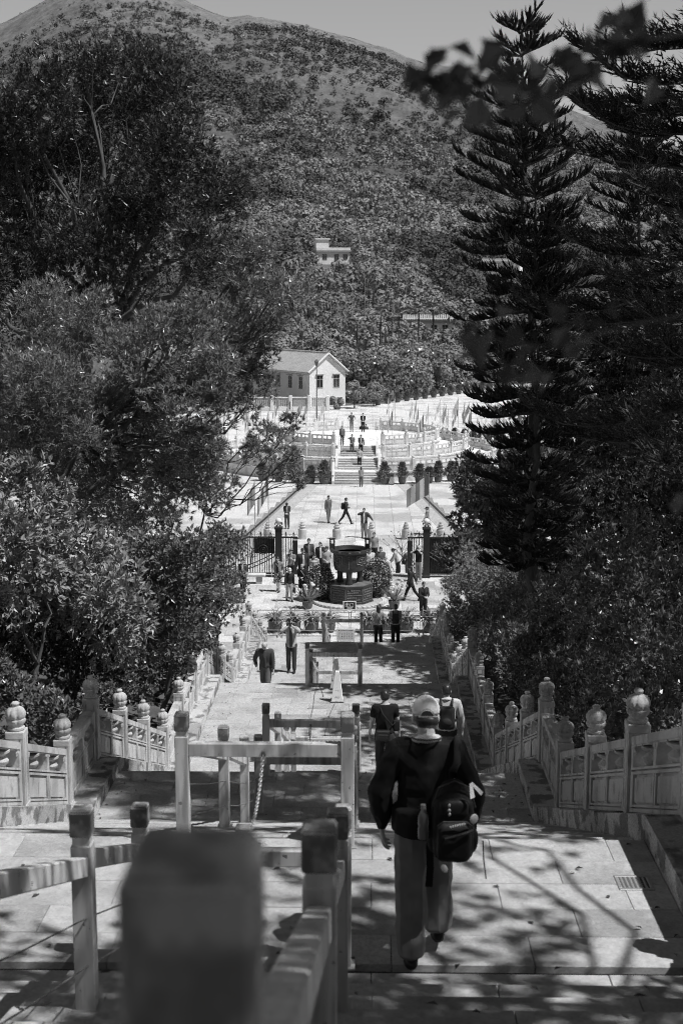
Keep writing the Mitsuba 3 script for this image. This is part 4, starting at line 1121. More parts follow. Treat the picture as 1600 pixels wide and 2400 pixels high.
crowd_barrier('short steel crowd barrier at the left end, against the left balustrade', -3.62, -2.76, 52.45)
crowd_barrier('steel crowd barrier left of the square notice', -2.68, -.02, 52.4)
crowd_barrier('steel crowd barrier behind the couple walking down', .06, 2.78, 52.42)
crowd_barrier('short steel crowd barrier at the right end, partly behind leaves', 2.86, 3.7, 52.45)
POT = lathe([(.001, 0), (.2, 0), (.26, .12), (.29, .3), (.28, .4), (.31, .42), (.31, .46), (.27, .46), (.25, .40), (.001, .40)], 18)
rp = np.random.default_rng(33)
ORD = ['first', 'second', 'third', 'fourth', 'fifth', 'sixth', 'seventh', 'eighth', 'ninth']
for i, (x, y) in enumerate([(-2.98, 53.25), (-2.24, 53.1), (-1.52, 53.15), (-.85, 53.2), (.75, 53.2), (1.46, 53.15), (2.27, 53.3), (3.2, 53.3)]):
    t = thing('potted_plant', f'{ORD[i]} spiky-leaved potted plant from the left behind the crowd barriers', 'potted plant', 'spiky plants in pots behind the crowd barriers')
    add('pot', xf(POT, mv(x, y, COURT)), 'clay_pot', parent=t, smooth=40)
    n = 46
    a, e = rp.uniform(0, 2 * PI, n), rp.uniform(.25, 1.35, n)
    d = np.stack([np.cos(a) * np.cos(e), np.sin(a) * np.cos(e), np.sin(e)], 1)
    b = np.tile([x, y, COURT + .42], (n, 1)) + d * .05
    L = rp.uniform(.45, .8, n)
    mid = b + d * L[:, None] * .6
    d2 = norm(d + [0, 0, -.75])
    nn = np.cross(np.cross(d, [0, 0, 1.0]), d)
    add('blades', cat(leaves(b, d, nn, L * .75, .05), leaves(mid - d * .12, d2, nn, L * .6, .045)), 'leaf_pale' if i % 3 != 1 else 'leaf_broad', parent=t)
    if i in (1, 2, 4, 5):
        add('flowers', cat(*[xf(tm(trimesh.creation.icosphere(1, .04)), mv(x + rp.normal() * .2, y + rp.normal() * .15 - .1, COURT + .5 + rp.uniform(0, .2))) for _ in range(7)]), 'petal', parent=t)

# burner, pedestal, brick edging
BX, BY = -.06, 58.75
t = thing('brick_edging', 'low ring of pale bricks round the foot of the octagonal pedestal', 'edging')
scene[t] = mikit.ply(xf(lathe([(.9, 0), (1.62, 0), (1.62, .05), (1.36, .07), (.9, .07)], 40), mv(BX, BY, COURT)), 'court_stone')
for k in range(44):
    a = 2 * PI * k / 44
    add('brick', xf(cbox(-.10, .10, -.09, .09, 0, .075, .012), mv(BX + 1.52 * math.cos(a), BY + 1.52 * math.sin(a), COURT + .03, a, rx=.05 * rp.normal())), 'court_stone_b', parent=t)
t = thing('stone_pedestal', 'dark octagonal pedestal with carved panels under the bronze burner', 'pedestal')
ROT = PI / 8 + .22
oc = lambda r: [(r * math.cos(ROT + k * PI / 4), r * math.sin(ROT + k * PI / 4)) for k in range(8)]
add('core', xf(cat(poly(oc(.98), .74), poly(oc(1.03), .07, .74), poly(oc(1.05), .08)), mv(BX, BY, COURT + .05)), 'bronze', parent=t)
add('table_top', xf(poly(oc(1.0), .012, .81), mv(BX, BY, COURT + .05)), 'bronze_worn', parent=t)
for k in range(8):
    a = ROT + (k + .5) * PI / 4
    ap = .98 * math.cos(PI / 8)
    M = mv(BX, BY, COURT + .05, a) @ mv(ap, 0, 0)
    fr = cat(*[xf(m, M) for m in [cbox(-.01, .022, -.37, .37, .70, .73, .004), cbox(-.01, .022, -.37, .37, .40, .43, .004), cbox(-.01, .022, -.37, .37, .09, .12, .004), cbox(-.01, .022, -.375, -.345, .09, .73, .004), cbox(-.01, .022, .345, .375, .09, .73, .004)]])
    add('panel_frame', fr, 'bronze_worn', parent=t)
    rel = [xf(cbox(-.012, .02 + .012 * rp.random(), y - .035, y + .035, z - .03, z + .03, .012), M @ mv(0, 0, 0)) for z0 in (.14, .46) for y in np.arange(-.28, .3, .085) for z in (z0 + .06, z0 + .16) if rp.random() < .85]
    add('relief', cat(rel), 'bronze_worn', parent=t)
t = thing('incense_burner', 'large dark bronze tripod incense burner with two upright ear handles', 'incense burner')
BZ = COURT + .87
bowl = lathe([(.001, .55), (.55, .55), (.66, .60), (.71, .74), (.74, .95), (.735, 1.2), (.72, 1.34), (.74, 1.36), (.84, 1.37), (.86, 1.40), (.86, 1.50), (.83, 1.52), (.76, 1.52), (.73, 1.50), (.70, 1.40), (.68, 1.36), (.001, 1.34)], 56)
add('bowl', xf(bowl, mv(BX, BY, BZ)), 'bronze', parent=t, smooth=35)
add('ash', xf(lathe([(.001, 1.37), (.4, 1.375), (.68, 1.36), (.001, 1.34)], 30), mv(BX, BY, BZ)), 'joint', parent=t)
for a in (-PI / 2 - .05, -PI / 2 + 2 * PI / 3, -PI / 2 - 2 * PI / 3):
    M = mv(BX + .50 * math.cos(a), BY + .50 * math.sin(a), BZ)
    add('leg', xf(lathe([(.001, 0), (.15, 0), (.155, .03), (.15, .12), (.125, .16), (.115, .3), (.13, .45), (.15, .62), (.12, .8), (.05, .9), (.001, .9)], 16), M), 'bronze', parent=t, smooth=40)
for s in (-1, 1):
    p = cat(cbox(-.05, .05, -.115, -.065, 0, .47, .012), cbox(-.05, .05, .065, .115, 0, .47, .012), cbox(-.06, .06, -.125, .125, .44, .54, .015), cbox(-.035, .035, -.07, .07, 0, .28, .01))
    add('handle', xf(p, mv(BX + s * .77, BY, BZ + 1.46, 1.2 * s)), 'bronze', parent=t)


def on_bowl(a, h, segs, w):
    """Raised straight bars on the bowl's side: segments in (angle offset x radius, height)."""
    out = []
    for (u0, v0), (u1, v1) in segs:
        n = 5
        u, v = np.linspace(u0, u1, n), np.linspace(v0, v1, n)
        rr = np.interp(v + h, [.6, .74, .95, 1.2, 1.34], [.66, .71, .74, .735, .72]) + .012
        out.append(tube(np.stack([BX + rr * np.cos(a + u / .72), BY + rr * np.sin(a + u / .72), BZ + h + v], 1), w, 4))
    return cat(out)


MEANDER = [((-.24, .2), (.24, .2)), ((.24, .2), (.24, -.16)), ((-.24, .2), (-.24, -.16)), ((-.24, -.16), (-.08, -.16)), ((.24, -.16), (.08, -.16)), ((-.16, .12), (.16, .12)), ((-.16, .12), (-.16, -.08)), ((.16, .12), (.16, -.08)), ((-.16, -.08), (-.04, -.08)), ((.16, -.08), (.04, -.08)), ((-.08, .05), (.08, .05)), ((0, .05), (0, -.2)), ((-.06, -.22), (.06, -.22))]
for a in (-PI / 2 + .78, -PI / 2 - .78, PI / 2):
    add('meander_relief', on_bowl(a, 1.08, MEANDER, .022), 'bronze_worn', parent=t)
for a in (-PI / 2 - .05, -PI / 2 + 2 * PI / 3, -PI / 2 - 2 * PI / 3):
    add('rib', cat(*[xf(cbox(-.03, .03, -.02, .02, -.03, .03, .006), mv(BX + .74 * math.cos(a), BY + .74 * math.sin(a), BZ + .75 + .085 * k, a)) for k in range(7)]), 'bronze_worn', parent=t)
for a in np.arange(0, 2 * PI, PI / 6):
    add('rim_boss', xf(cbox(-.02, .02, -.05, .05, -.03, .03, .01), mv(BX + .865 * math.cos(a), BY + .865 * math.sin(a), BZ + 1.45, a)), 'bronze_worn', parent=t)
t = thing('exit_sign', 'small framed exit sign standing before the octagonal pedestal', 'sign')
add('plate', cbox(-.31, .22, 56.60, 56.625, COURT + .12, COURT + .50, .004), 'ink', parent=t)
add('border', cat(cbox(-.325, .235, 56.585, 56.60, COURT + .47, COURT + .51, .004), cbox(-.325, .235, 56.585, 56.60, COURT + .11, COURT + .15, .004), cbox(-.325, -.285, 56.585, 56.60, COURT + .15, COURT + .47, .004), cbox(.195, .235, 56.585, 56.60, COURT + .15, COURT + .47, .004)), 'sign_white', parent=t)
add('lettering', cat(xf(hanzi('出口', .185, .08), mv(-.245, 56.598, COURT + .265)), xf(latin('EXIT', .075, True), mv(-.15, 56.597, COURT + .17))), 'sign_white', parent=t)
add('stand', cat(cbox(-.28, -.25, 56.6, 56.63, COURT, COURT + .14, .004), cbox(.16, .19, 56.6, 56.63, COURT, COURT + .14, .004)), 'steel_dark', parent=t)

# clipped flowering bushes and chrysanthemums beside the pedestal
for nm, (x, y), Rr, H, lab, sd in (('clipped_bush', (-1.38, 59.0), .62, 1.55, 'dense clipped bush dotted with pale leaves, left of the bronze burner', 3), ('clipped_bush', (1.12, 59.6), .66, 1.75, 'dense clipped bush dotted with pale leaves, right of the bronze burner', 4)):
    r = np.random.default_rng(sd)
    t = thing(nm, lab, 'bush')
    n = 3600
    o = rand_dirs(r, n)
    p = np.array([x, y, COURT + H * .52]) + o * [Rr, Rr, H * .5] * r.uniform(.82, 1.04, n)[:, None]
    lv = leaves(p, norm(np.cross(o, r.normal(size=(n, 3))) + o * .3), norm(o + r.normal(size=(n, 3)) * .4), .085, .055)
    add('foliage', lv, 'leaf_dark', parent=t)
    k = r.choice(n, 520, replace=False)
    add('pale_leaves', leaves(p[k] + o[k] * .03, norm(np.cross(o[k], r.normal(size=(520, 3)))), o[k], .075, .06), 'petal', parent=t)
    add('stem', tube([(x, y, COURT), (x, y, COURT + H * .6)], .05, 6), 'bark', parent=t)
    add('pot', xf(POT, mv(x, y, COURT, s=(.95, .95, .7))), 'clay_pot', parent=t, smooth=40)
for (x, y), lab, sd in (((-1.86, 57.4), 'pale pompom flowers in a pot left of the exit sign', 7), ((1.86, 57.4), 'pale pompom flowers in a pot right of the exit sign', 8)):
    r = np.random.default_rng(sd)
    t = thing('flower_pot', lab, 'potted flowers')
    add('pot', xf(POT, mv(x, y, COURT, s=.8)), 'clay_pot', parent=t, smooth=40)
    n = 60
    a, e = r.uniform(0, 2 * PI, n), r.uniform(.4, 1.4, n)
    d = np.stack([np.cos(a) * np.cos(e), np.sin(a) * np.cos(e), np.sin(e)], 1)
    add('blades', leaves(np.tile([x, y, COURT + .3], (n, 1)), d, np.cross(np.cross(d, [0, 0, 1.0]), d), r.uniform(.5, .9, n), .05), 'leaf_pale', parent=t)
    for _ in range(15):
        q = np.array([x + r.normal() * .22, y + r.normal() * .2, COURT + .95 + r.normal() * .14])
        add('bloom', cat(xf(tm(trimesh.creation.icosphere(1, .075)), mv(*q, s=(1, 1, .75))), tube([(x, y, COURT + .35), q], .008, 4)), 'petal', parent=t)

# ---- the black gate
def gate_side(s, label):
    t = thing('iron_gate', label, 'gate')
    yg, z = 64.1, COURT
    xp = s * 3.52
    add('post', cat(cbox(xp - .16, xp + .16, yg - .16, yg + .16, z, z + 2.34, .01), cbox(xp - .2, xp + .2, yg - .2, yg + .2, z + 2.34, z + 2.44, .015), cbox(xp - .18, xp + .18, yg - .18, yg + .18, z, z + .12, .01)), 'iron', parent=t)
    sc = []
    for a in np.arange(0, 2 * PI, PI / 2) + PI / 4:
        g = np.linspace(0, 1.6 * PI, 14)
        rr = .11 - .05 * g / (1.6 * PI)
        u = .13 + rr * np.cos(g)
        v = .12 + rr * np.sin(g)
        sc.append(tube(np.stack([xp + u * np.cos(a), yg + u * np.sin(a), z + 2.44 + v], 1), .022, 5))
    add('lamp_scrolls', cat(sc), 'iron', parent=t, smooth=True)
    add('lamp_globe', xf(tm(trimesh.creation.icosphere(3, .15)), mv(xp, yg, z + 2.72)), 'lamp_glass', parent=t, smooth=True)
    for x0, x1, panel_x in ((xp + s * .16, xp + s * 4.3, True), (xp - s * .9, xp - s * .16, False)):
        a, b = min(x0, x1), max(x0, x1)
        add('rail', cbox(a, b, yg - .03, yg + .03, z + 1.90, z + 1.97, .006), 'iron', parent=t)
        add('rail', cbox(a, b, yg - .03, yg + .03, z + .14, z + .22, .006), 'iron', parent=t)
        n = int((b - a) / .115)
        for k in range(n):
            x = a + (k + .5) * (b - a) / n
            add('bar', tube([(x, yg, z + .2), (x, yg, z + 1.92)], .022, 4), 'iron', parent=t)
        n = max(2, int((b - a) / .42))
        for k in range(n):
            x = a + (k + .5) * (b - a) / n
            add('spear', xf(lathe([(.001, 0), (.02, 0), (.02, .08), (.05, .12), (.03, .18), (.001, .27)], 6), mv(x, yg, z + 1.97)), 'iron', parent=t)
            for q in (-1, 1):
                g = np.linspace(0, 1.5 * PI, 10)
                rr = .085 - .035 * g / (1.5 * PI)
                add('curl', tube(np.stack([x + q * (.11 + rr * np.cos(g)), g * 0 + yg, z + 2.02 + rr * np.sin(g)], 1), .012, 4), 'iron', parent=t)
        if panel_x:
            if s > 0:
                add('backing', cbox(a, b, yg + .05, yg + .06, z + .2, z + 1.92, .002), 'iron', parent=t)
            else:
                add('backing', cbox(b - 1.05, b - .05, yg + .05, yg + .06, z + 1.15, z + 1.88, .002), 'iron', parent=t)
            cx = xp + s * (.95 if s > 0 else .75)
            g = np.linspace(0, 2 * PI, 22)
            em = [tube(np.stack([cx + q * np.cos(g), g * 0 + yg - .04, z + 1.34 + q * np.sin(g)], 1), w, 6) for q, w in ((.22, .03), (.11, .022))] + [xf(tm(trimesh.creation.icosphere(1, .05)), mv(cx, yg - .04, z + 1.34))]
            add('emblem', cat(em), 'bronze_worn' if s > 0 else 'iron', parent=t, smooth=True)
        else:
            c = a if s > 0 else b
            add('leaf_edge', cbox(min(c, c + s * .24), max(c, c + s * .24), yg - .035, yg + .035, z + .14, z + 1.78, .006), 'iron', parent=t)
            add('leaf_frame', cat(cbox(min(c, c + s * .02), max(c, c + s * .02), yg - .034, yg + .034, z + 1.78, z + 1.9, .003), cbox(min(c + s * .22, c + s * .24), max(c + s * .22, c + s * .24), yg - .034, yg + .034, z + 1.78, z + 1.9, .003), cbox(min(c + s * .11, c + s * .13), max(c + s * .11, c + s * .13), yg - .034, yg + .034, z + 1.78, z + 1.9, .003)), 'iron', parent=t)
        # curved scrollwork sweeping up to the post
        L = b - a
        xx = np.linspace(0, 1, 16)
        for off in (0, .2):
            hh = z + .28 + off + .75 * np.clip(1 - xx * (L / 1.9 if panel_x else 1.2), 0, 1) ** 1.6
            px = (x0 + (x1 - x0) * xx)
            add('sweep', tube(np.stack([px, px * 0 + yg - .03, hh], 1), .022, 5), 'iron', parent=t)
        cur = []
        for k in range(int(L / .16)):
            q = (k + .5) / int(L / .16)
            h0 = z + .38 + .75 * max(0, 1 - q * (L / 1.9 if panel_x else 1.2)) ** 1.6
            g = np.linspace(0, 2 * PI, 9)
            cur.append(tube(np.stack([x0 + (x1 - x0) * q + .07 * np.cos(g), g * 0 + yg - .03, h0 + .08 * np.sin(g)], 1), .013, 4))
        add('scrollwork', cat(cur), 'iron', parent=t)


gate_side(-1, 'left half of the black iron gate, bright plaza showing between its bars')
gate_side(1, 'right half of the black iron gate, backed with dark sheet and round emblem')
for x, y, lab in ((-4.9, 62.6, 'stone slab bench beside the left gate fence'), (3.75, 55.9, 'stone slab bench at the right edge of the courtyard, under the leaves')):
    t = thing('stone_bench', lab, 'bench')
    add('seat', cbox(x - .85, x + .85, y - .24, y + .24, COURT + .36, COURT + .46, .02), 'court_stone_b', parent=t)
    for s in (-1, 1):
        add('leg', cbox(x + s * .55 - .14, x + s * .55 + .14, y - .17, y + .17, COURT, COURT + .36, .01), 'court_stone', parent=t)
t = thing('utility_box', 'low grey metal cover at the left edge of the courtyard', 'box')
add('body', cbox(-5.35, -4.78, 58.3, 58.6, COURT, COURT + .36, .01), 'shaded_grey_paint', parent=t)
add('lid', cbox(-5.38, -4.75, 58.27, 58.63, COURT + .36, COURT + .39, .008), 'galvanised', parent=t)

# ================================================================ plaza furniture
BOL = lathe([(.001, 0), (.25, 0), (.25, .50), (.235, .56), (.17, .60), (.15, .63), (.19, .68), (.195, .73), (.13, .77), (.12, .79), (.155, .83), (.15, .88), (.09, .92), (.08, .94), (.10, .97), (.08, 1.02), (.001, 1.04)], 24)
BOLP = [P('bollard_body', BOL, 'white_stone', 40)]
for k in range(7):
    t = thing('stone_bollard', f'{ORD[k]} pale stone bollard from the left in the row across the plaza', 'bollard', 'row of stone bollards across the plaza')
    scene[t] = {**BOLP[0][2], 'to_world': T(mv(-5.13 + 2.03 * k, 79.15, PLAZA))}
t = thing('litter_bin', 'square litter bin with dark opening beside the first potted shrub', 'bin')
add('body', cat(cbox(2.41, 2.75, 102.75, 103.05, PLAZA + .03, PLAZA + .78, .01)), 'shaded_grey_paint', parent=t)
add('hood', cat(cbox(2.39, 2.77, 102.73, 103.07, PLAZA + .86, PLAZA + .93, .01), cbox(2.41, 2.75, 102.97, 103.05, PLAZA + .78, PLAZA + .86, .004)), 'shaded_grey_paint', parent=t)
add('opening', cbox(2.44, 2.72, 102.74, 102.76, PLAZA + .66, PLAZA + .76, .003), 'ink', parent=t)
for k in range(5):
    add('slat', cbox(2.43 + .064 * k, 2.47 + .064 * k, 102.735, 102.752, PLAZA + .08, PLAZA + .60, .004), 'white_paint', parent=t)


def shrub_pot(x, y, z, h, w, seed, lab, grp):
    r = np.random.default_rng(seed)
    t = thing('potted_shrub', lab, 'potted shrub', grp)
    add('pot', xf(POT, mv(x, y, z, s=(w * 1.15, w * 1.15, 1.0))), 'clay_pot', parent=t, smooth=40)
    n = 900
    q = r.uniform(0, 1, n) ** .8
    a = r.uniform(0, 2 * PI, n)
    rad = w * .58 * np.clip(1.08 - q, .05, 1) ** .7 * (.7 + .35 * np.sin(a * 3 + seed + q * 7) + .2 * np.sin(q * 23 + a)) * np.sqrt(r.uniform(.2, 1, n))
    p = np.stack([x + rad * np.cos(a), y + rad * np.sin(a), z + .40 + q * h], 1)
    o = norm(np.stack([np.cos(a), np.sin(a), .9 + 0 * a], 1) + r.normal(size=(n, 3)) * .5)
    add('foliage', leaves(p, o, r.normal(size=(n, 3)), .20, .07), 'leaf_broad', parent=t)
    add('stem', tube([(x, y, z + .38), (x, y, z + .4 + h * .8)], .03, 5), 'bark', parent=t)


for i, (x, h, w) in enumerate([(2.05, 1.25, 1.1), (3.4, 1.2, .9), (4.75, 1.0, 1.1), (5.5, .75, .9), (6.2, 1.15, .95), (7.25, 1.05, 1.1), (8.3, 1.05, 1.0), (9.3, .95, 1.1), (10.3, .9, 1.1), (-2.55, 1.35, 1.2), (-3.6, .9, 1.0), (-4.8, .95, 1.1), (-6.1, 1.0, 1.0), (-7.4, .9, 1.1)]):
    y = AC[1] - math.sqrt(13.3 ** 2 - x * x) - .15
    shrub_pot(x, y, PLAZA, h, w, 300 + i, 'dark potted shrub standing at the foot of the round altar', 'potted shrubs at the foot of the altar')
for i in range(16):                                   # pots along the back edges, and on the altar's far side
    x = 2.2 + 1.35 * i
    shrub_pot(x, 182.2 + max(0, x - 2.2) * 1.75, PLAZA, .9, 1.3, 400 + i, 'large potted shrub in the curved row at the far edge of the plaza', 'potted shrubs along the far edge of the plaza')
for i in range(11):
    a = .35 + i * .085
    shrub_pot(AC[0] + 13.6 * math.cos(a), AC[1] + 13.6 * math.sin(a), PLAZA + .85, .75, .9, 450 + i, 'small shrub behind the right rear of the altar rings', 'shrubs behind the altar rings')

# flags
def flag(x, y, z, H, kind, seed, fl=.85, hoist=.62, blow=.5, lab=None, grp='flags on poles round the altar', ang=None):
    r = np.random.default_rng(seed)
    names = {0: 'striped flag hanging from a thin pole near the altar', 1: 'plain white flag hanging from a thin pole near the altar', 2: 'plain grey flag hanging from a thin pole near the altar'}
    t = thing('flag', lab or names[kind], 'flag', None if lab else grp + (', striped' if kind == 0 else ', white' if kind == 1 else ', grey'))
    add('pole', tube([(x, y, z), (x, y, z + H)], .018, 5), 'galvanised', parent=t)
    add('pole_tip', xf(lathe([(.001, 0), (.03, .02), (.02, .06), (.001, .1)], 6), mv(x, y, z + H)), 'galvanised', parent=t)
    nu, nv = 16, 6
    ang = (PI + .25 + r.normal() * .55) if ang is None else ang
    u, v = np.meshgrid(np.linspace(0, 1, nu), np.linspace(0, 1, nv))
    ou = fl * blow * u
    w = .06 * np.sin(u * 9 + seed + v * 1.5) * u
    dz = -fl * math.sqrt(max(0, 1 - blow ** 2)) * u ** 1.1 - hoist * v * (1 - .12 * u)
    X = x + .02 * math.cos(ang) + ou * math.cos(ang) - w * math.sin(ang)
    Y = y + ou * math.sin(ang) + w * math.cos(ang)
    V = np.stack([X, Y, z + H - .06 + dz], -1)

    def strip(i0, i1):
        sub = V[:, i0:i1 + 1].reshape(-1, 3)
        n = i1 - i0 + 1
        a, b = np.meshgrid(np.arange(n - 1), np.arange(nv - 1))
        k = (b * n + a).ravel()
        return sub, np.vstack([np.stack([k, k + 1, k + n + 1], 1), np.stack([k, k + n + 1, k + n], 1)])
    if kind == 0:
        for j, (g0, g1, c) in enumerate(((0, 3, .16), (3, 6, .78), (6, 9, .28), (9, 12, .80), (12, 15, .36))):
            add('stripe', strip(g0, g1), banner(c), parent=t)
    else:
        add('cloth', strip(0, 15), banner(.85 if kind == 1 else .45), parent=t)


rf = np.random.default_rng(44)
n = 0
for Rr, zz, na, skip in ((12.35, PLAZA + .8, 46, 0), (9.6, PLAZA + 1.55, 22, 0), (15.6, PLAZA, 34, 0)):
    for k in range(na):
        a = 2 * PI * (k + .5) / na
        if abs(math.cos(a)) < .2 or (math.sin(a) < -.55 and Rr > 12) or rf.random() < .12:
            continue
        flag(AC[0] + Rr * math.cos(a), AC[1] + Rr * math.sin(a), zz, rf.uniform(3.3, 4.1), [0, 0, 1, 1, 2, 1][rf.integers(6)], 500 + n, fl=rf.uniform(1.1, 1.45), hoist=rf.uniform(.7, .95), blow=rf.uniform(.16, .45))
        n += 1
flag(3.78, 67.6, PLAZA, 5.35, 0, 901, 1.35, 1.0, .82, 'large striped flag blowing to the left above the right gate post', ang=PI + .1)
flag(5.62, 67.6, PLAZA, 5.4, 2, 902, .75, 1.45, .6, 'large plain grey flag hanging above the right gate fence', ang=PI - .2)
flag(-4.25, 67.6, PLAZA, 5.2, 0, 903, 1.3, .9, .42, 'striped flag hanging above the left gate post, half hidden by leaves', ang=PI + .2)
flag(-4.95, 67.8, PLAZA, 4.9, 2, 904, .8, 1.1, .45, 'grey flag hanging left of the left gate post, behind the leaves', ang=PI + .2)
# two bare saplings beside the gate
for (x, y), lab, sd in (((3.9, 69.5), 'bare sapling with a few last leaves right of the right gate post', 1), ((-5.3, 69.0), 'bare sapling behind the left gate fence', 2), ((2.4, 69.3), 'thin bare sapling just left of the right gate post', 3)):
    r = np.random.default_rng(sd)
    t = thing('bare_sapling', lab, 'sapling')
    br, tips = [], []
    add('trunk', tube(wobble(r, (x, y, PLAZA), (x + .1, y, PLAZA + 1.3), 6, .05), np.linspace(.04, .025, 6), 6), 'bark', parent=t, smooth=True)
    for k in range(13):
        s0 = np.array([x + .1, y, PLAZA + r.uniform(.7, 1.3)])
        e = s0 + norm(np.array([r.normal() * .9, r.normal() * .5, r.uniform(.6, 1.3)])) * r.uniform(.8, 1.6)
        br.append(tube(wobble(r, s0, e, 5, .08), np.linspace(.014, .004, 5), 4))
        tips += [e, (s0 + e * 2) / 3]
    add('branches', cat(br), 'bark', parent=t)
    tips = np.array(tips)
    add('leaves', leaves(tips, rand_dirs(r, len(tips)), rand_dirs(r, len(tips)), .12, .07), 'leaf_dark', parent=t)

# ================================================================ buildings and far poles
def wall_box(t, name, M, x0, x1, y0, y1, z0, z1, m):
    return add(name, xf(box(x0, x1, y0, y1, z0, z1), M), m, parent=t)


def window(t, M, x, z, w, h, shade=True):
    """A window in the local xz wall at y=0 facing -y."""
    k = add('window', xf(cat(cbox(x - w / 2 - .06, x - w / 2, -.05, .02, z, z + h, .006), cbox(x + w / 2, x + w / 2 + .06, -.05, .02, z, z + h, .006), cbox(x - w / 2 - .06, x + w / 2 + .06, -.07, .02, z - .07, z, .006), cbox(x - w / 2 - .06, x + w / 2 + .06, -.05, .02, z + h, z + h + .06, .006), cbox(x - .03, x + .03, -.035, .0, z, z + h, .004), cbox(x - w / 2, x + w / 2, -.035, 0, z + h * .68, z + h * .68 + .05, .004)), M), 'white_paint', parent=t)
    add('pane', xf(box(x - w / 2, x + w / 2, -.016, -.008, z, z + h), M), 'window_dark', parent=k)
    if shade:
        add('hood', xf(cbox(x - w / 2 - .18, x + w / 2 + .18, -.28, .0, z + h + .14, z + h + .22, .01), M), 'wall_grey', parent=k)


t = thing('gabled_house', 'white two-storey house with tiled gable roof behind the flags', 'house')
HM = mv(-6.75, 178.0, PLAZA, math.radians(33))           # local x along the gable wall, y back along the ridge
GW, GL, EV, RG = 5.5, 15.5, 4.6, 6.8
add('wall', xf(cat(xf(poly([(0, 0), (GW, 0), (GW, EV), (GW / 2, RG), (0, EV)], GL), np.array([[1, 0, 0, 0], [0, 0, -1, GL], [0, 1, 0, 0], [0, 0, 0, 1.0]]))), HM), 'wall_white', parent=t)
for s in (0, 1):
    dx, dz = GW / 2 + .35, RG - EV
    n = 52
    roof = []
    ang = math.atan2(RG - EV, GW / 2)
    L = (GW / 2) / math.cos(ang) + .42
    M0 = (mv(GW / 2, -.3, RG + .10, 0) @ mv(ry=-ang if s == 0 else ang + 0)) if False else None
    sx = -1 if s == 0 else 1
    ux, uz = sx * math.cos(ang), -math.sin(ang)
    base = np.array([GW / 2, 0, RG + .06])
    rp_ = base + np.array([ux, 0, uz]) * L
    slab_ = (np.array([[GW / 2, -.3, RG + .06], [GW / 2, GL + .3, RG + .06], [rp_[0], GL + .3, rp_[2]], [rp_[0], -.3, rp_[2]], [GW / 2, -.3, RG + .16], [GW / 2, GL + .3, RG + .16], [rp_[0], GL + .3, rp_[2] + .1], [rp_[0], -.3, rp_[2] + .1]]), np.array([[0, 1, 2], [0, 2, 3], [4, 6, 5], [4, 7, 6], [0, 4, 5], [0, 5, 1], [1, 5, 6], [1, 6, 2], [2, 6, 7], [2, 7, 3], [3, 7, 4], [3, 4, 0]]))
    slab_ = slab_ if s == 1 else (slab_[0], slab_[1][:, ::-1])
    k = add('roof', xf(slab_, HM), 'roof_tile', parent=t)
    rolls = [tube([(GW / 2, y, RG + .17), (rp_[0], y, rp_[2] + .12)], .085, 6) for y in np.linspace(-.2, GL + .2, n)]
    add('tile_rolls', xf(cat(rolls), HM), 'roof_tile', parent=k)
    add('verge', xf(np.array([0]), HM) if False else xf(tube([(GW / 2, -.28, RG + .14), (rp_[0], -.28, rp_[2] + .1)], .13, 6), HM), 'wall_white', parent=k)
add('ridge', xf(tube([(GW / 2, -.35, RG + .2), (GW / 2, GL + .35, RG + .2)], .14, 8), HM), 'wall_grey', parent=t)
for x in (1.55, 4.1):
    window(t, HM, x, 2.5, .85, 1.55)
window(t, HM, 4.6, .5, .8, .6, False)
SW = HM @ np.array([[0, 1, 0, 0], [-1, 0, 0, 0], [0, 0, 1, 0], [0, 0, 0, 1.0]])     # the long wall facing left
for y in (2.2, 5.0, 8.2, 11.4, 14.0):
    window(t, SW, -y, 2.3, .85, 1.5)
add('gutter', xf(tube([(-.4, -.2, EV - .25), (-.4, GL, EV - .25)], .07, 6), HM), 'wall_grey', parent=t)
t = thing('boundary_wall', 'low white wall with dark fence panels in front of the gabled house', 'wall')
for k in range(9):
    x = -4.2 - 2.35 * k
    y = 172.5 - .1 * k
    add('pier', cbox(x - .2, x + .2, y - .2, y + .2, PLAZA, PLAZA + 1.9, .02), 'wall_white', parent=t)
    add('base', cbox(x - 2.15, x - .2, y - .13, y + .13, PLAZA, PLAZA + .5, .01), 'wall_white', parent=t)
    for j in range(7):
        add('slat', cbox(x - .45 - .26 * j, x - .26 - .26 * j, y - .03, y + .03, PLAZA + .5, PLAZA + 1.6, .006), 'wall_grey', parent=t)
    add('coping', cbox(x - 2.15, x - .2, y - .1, y + .1, PLAZA + 1.6, PLAZA + 1.72, .01), 'wall_white', parent=t)
for x, y, h, lab in ((-5.1, 158.4, 6.3, 'street lamp with a glass lantern in front of the white gable'), (8.1, 221.4, 8.3, 'tall plain lamp post among the trees behind the plaza')):
    t = thing('street_lamp', lab, 'street lamp')
    add('pole', tube([(x, y, PLAZA), (x, y, PLAZA + h)], [.09, .05], 8), 'steel_dark' if x < 0 else 'galvanised', parent=t)
    add('lantern', xf(lathe([(.001, 0), (.12, 0), (.26, .5), (.3, .52), (.08, .75), (.001, .8)], 6) if x < 0 else cbox(-.6, .15, -.12, .12, 0, .12, .03), mv(x, y, PLAZA + h)), 'steel_dark' if x < 0 else 'galvanised', parent=t)


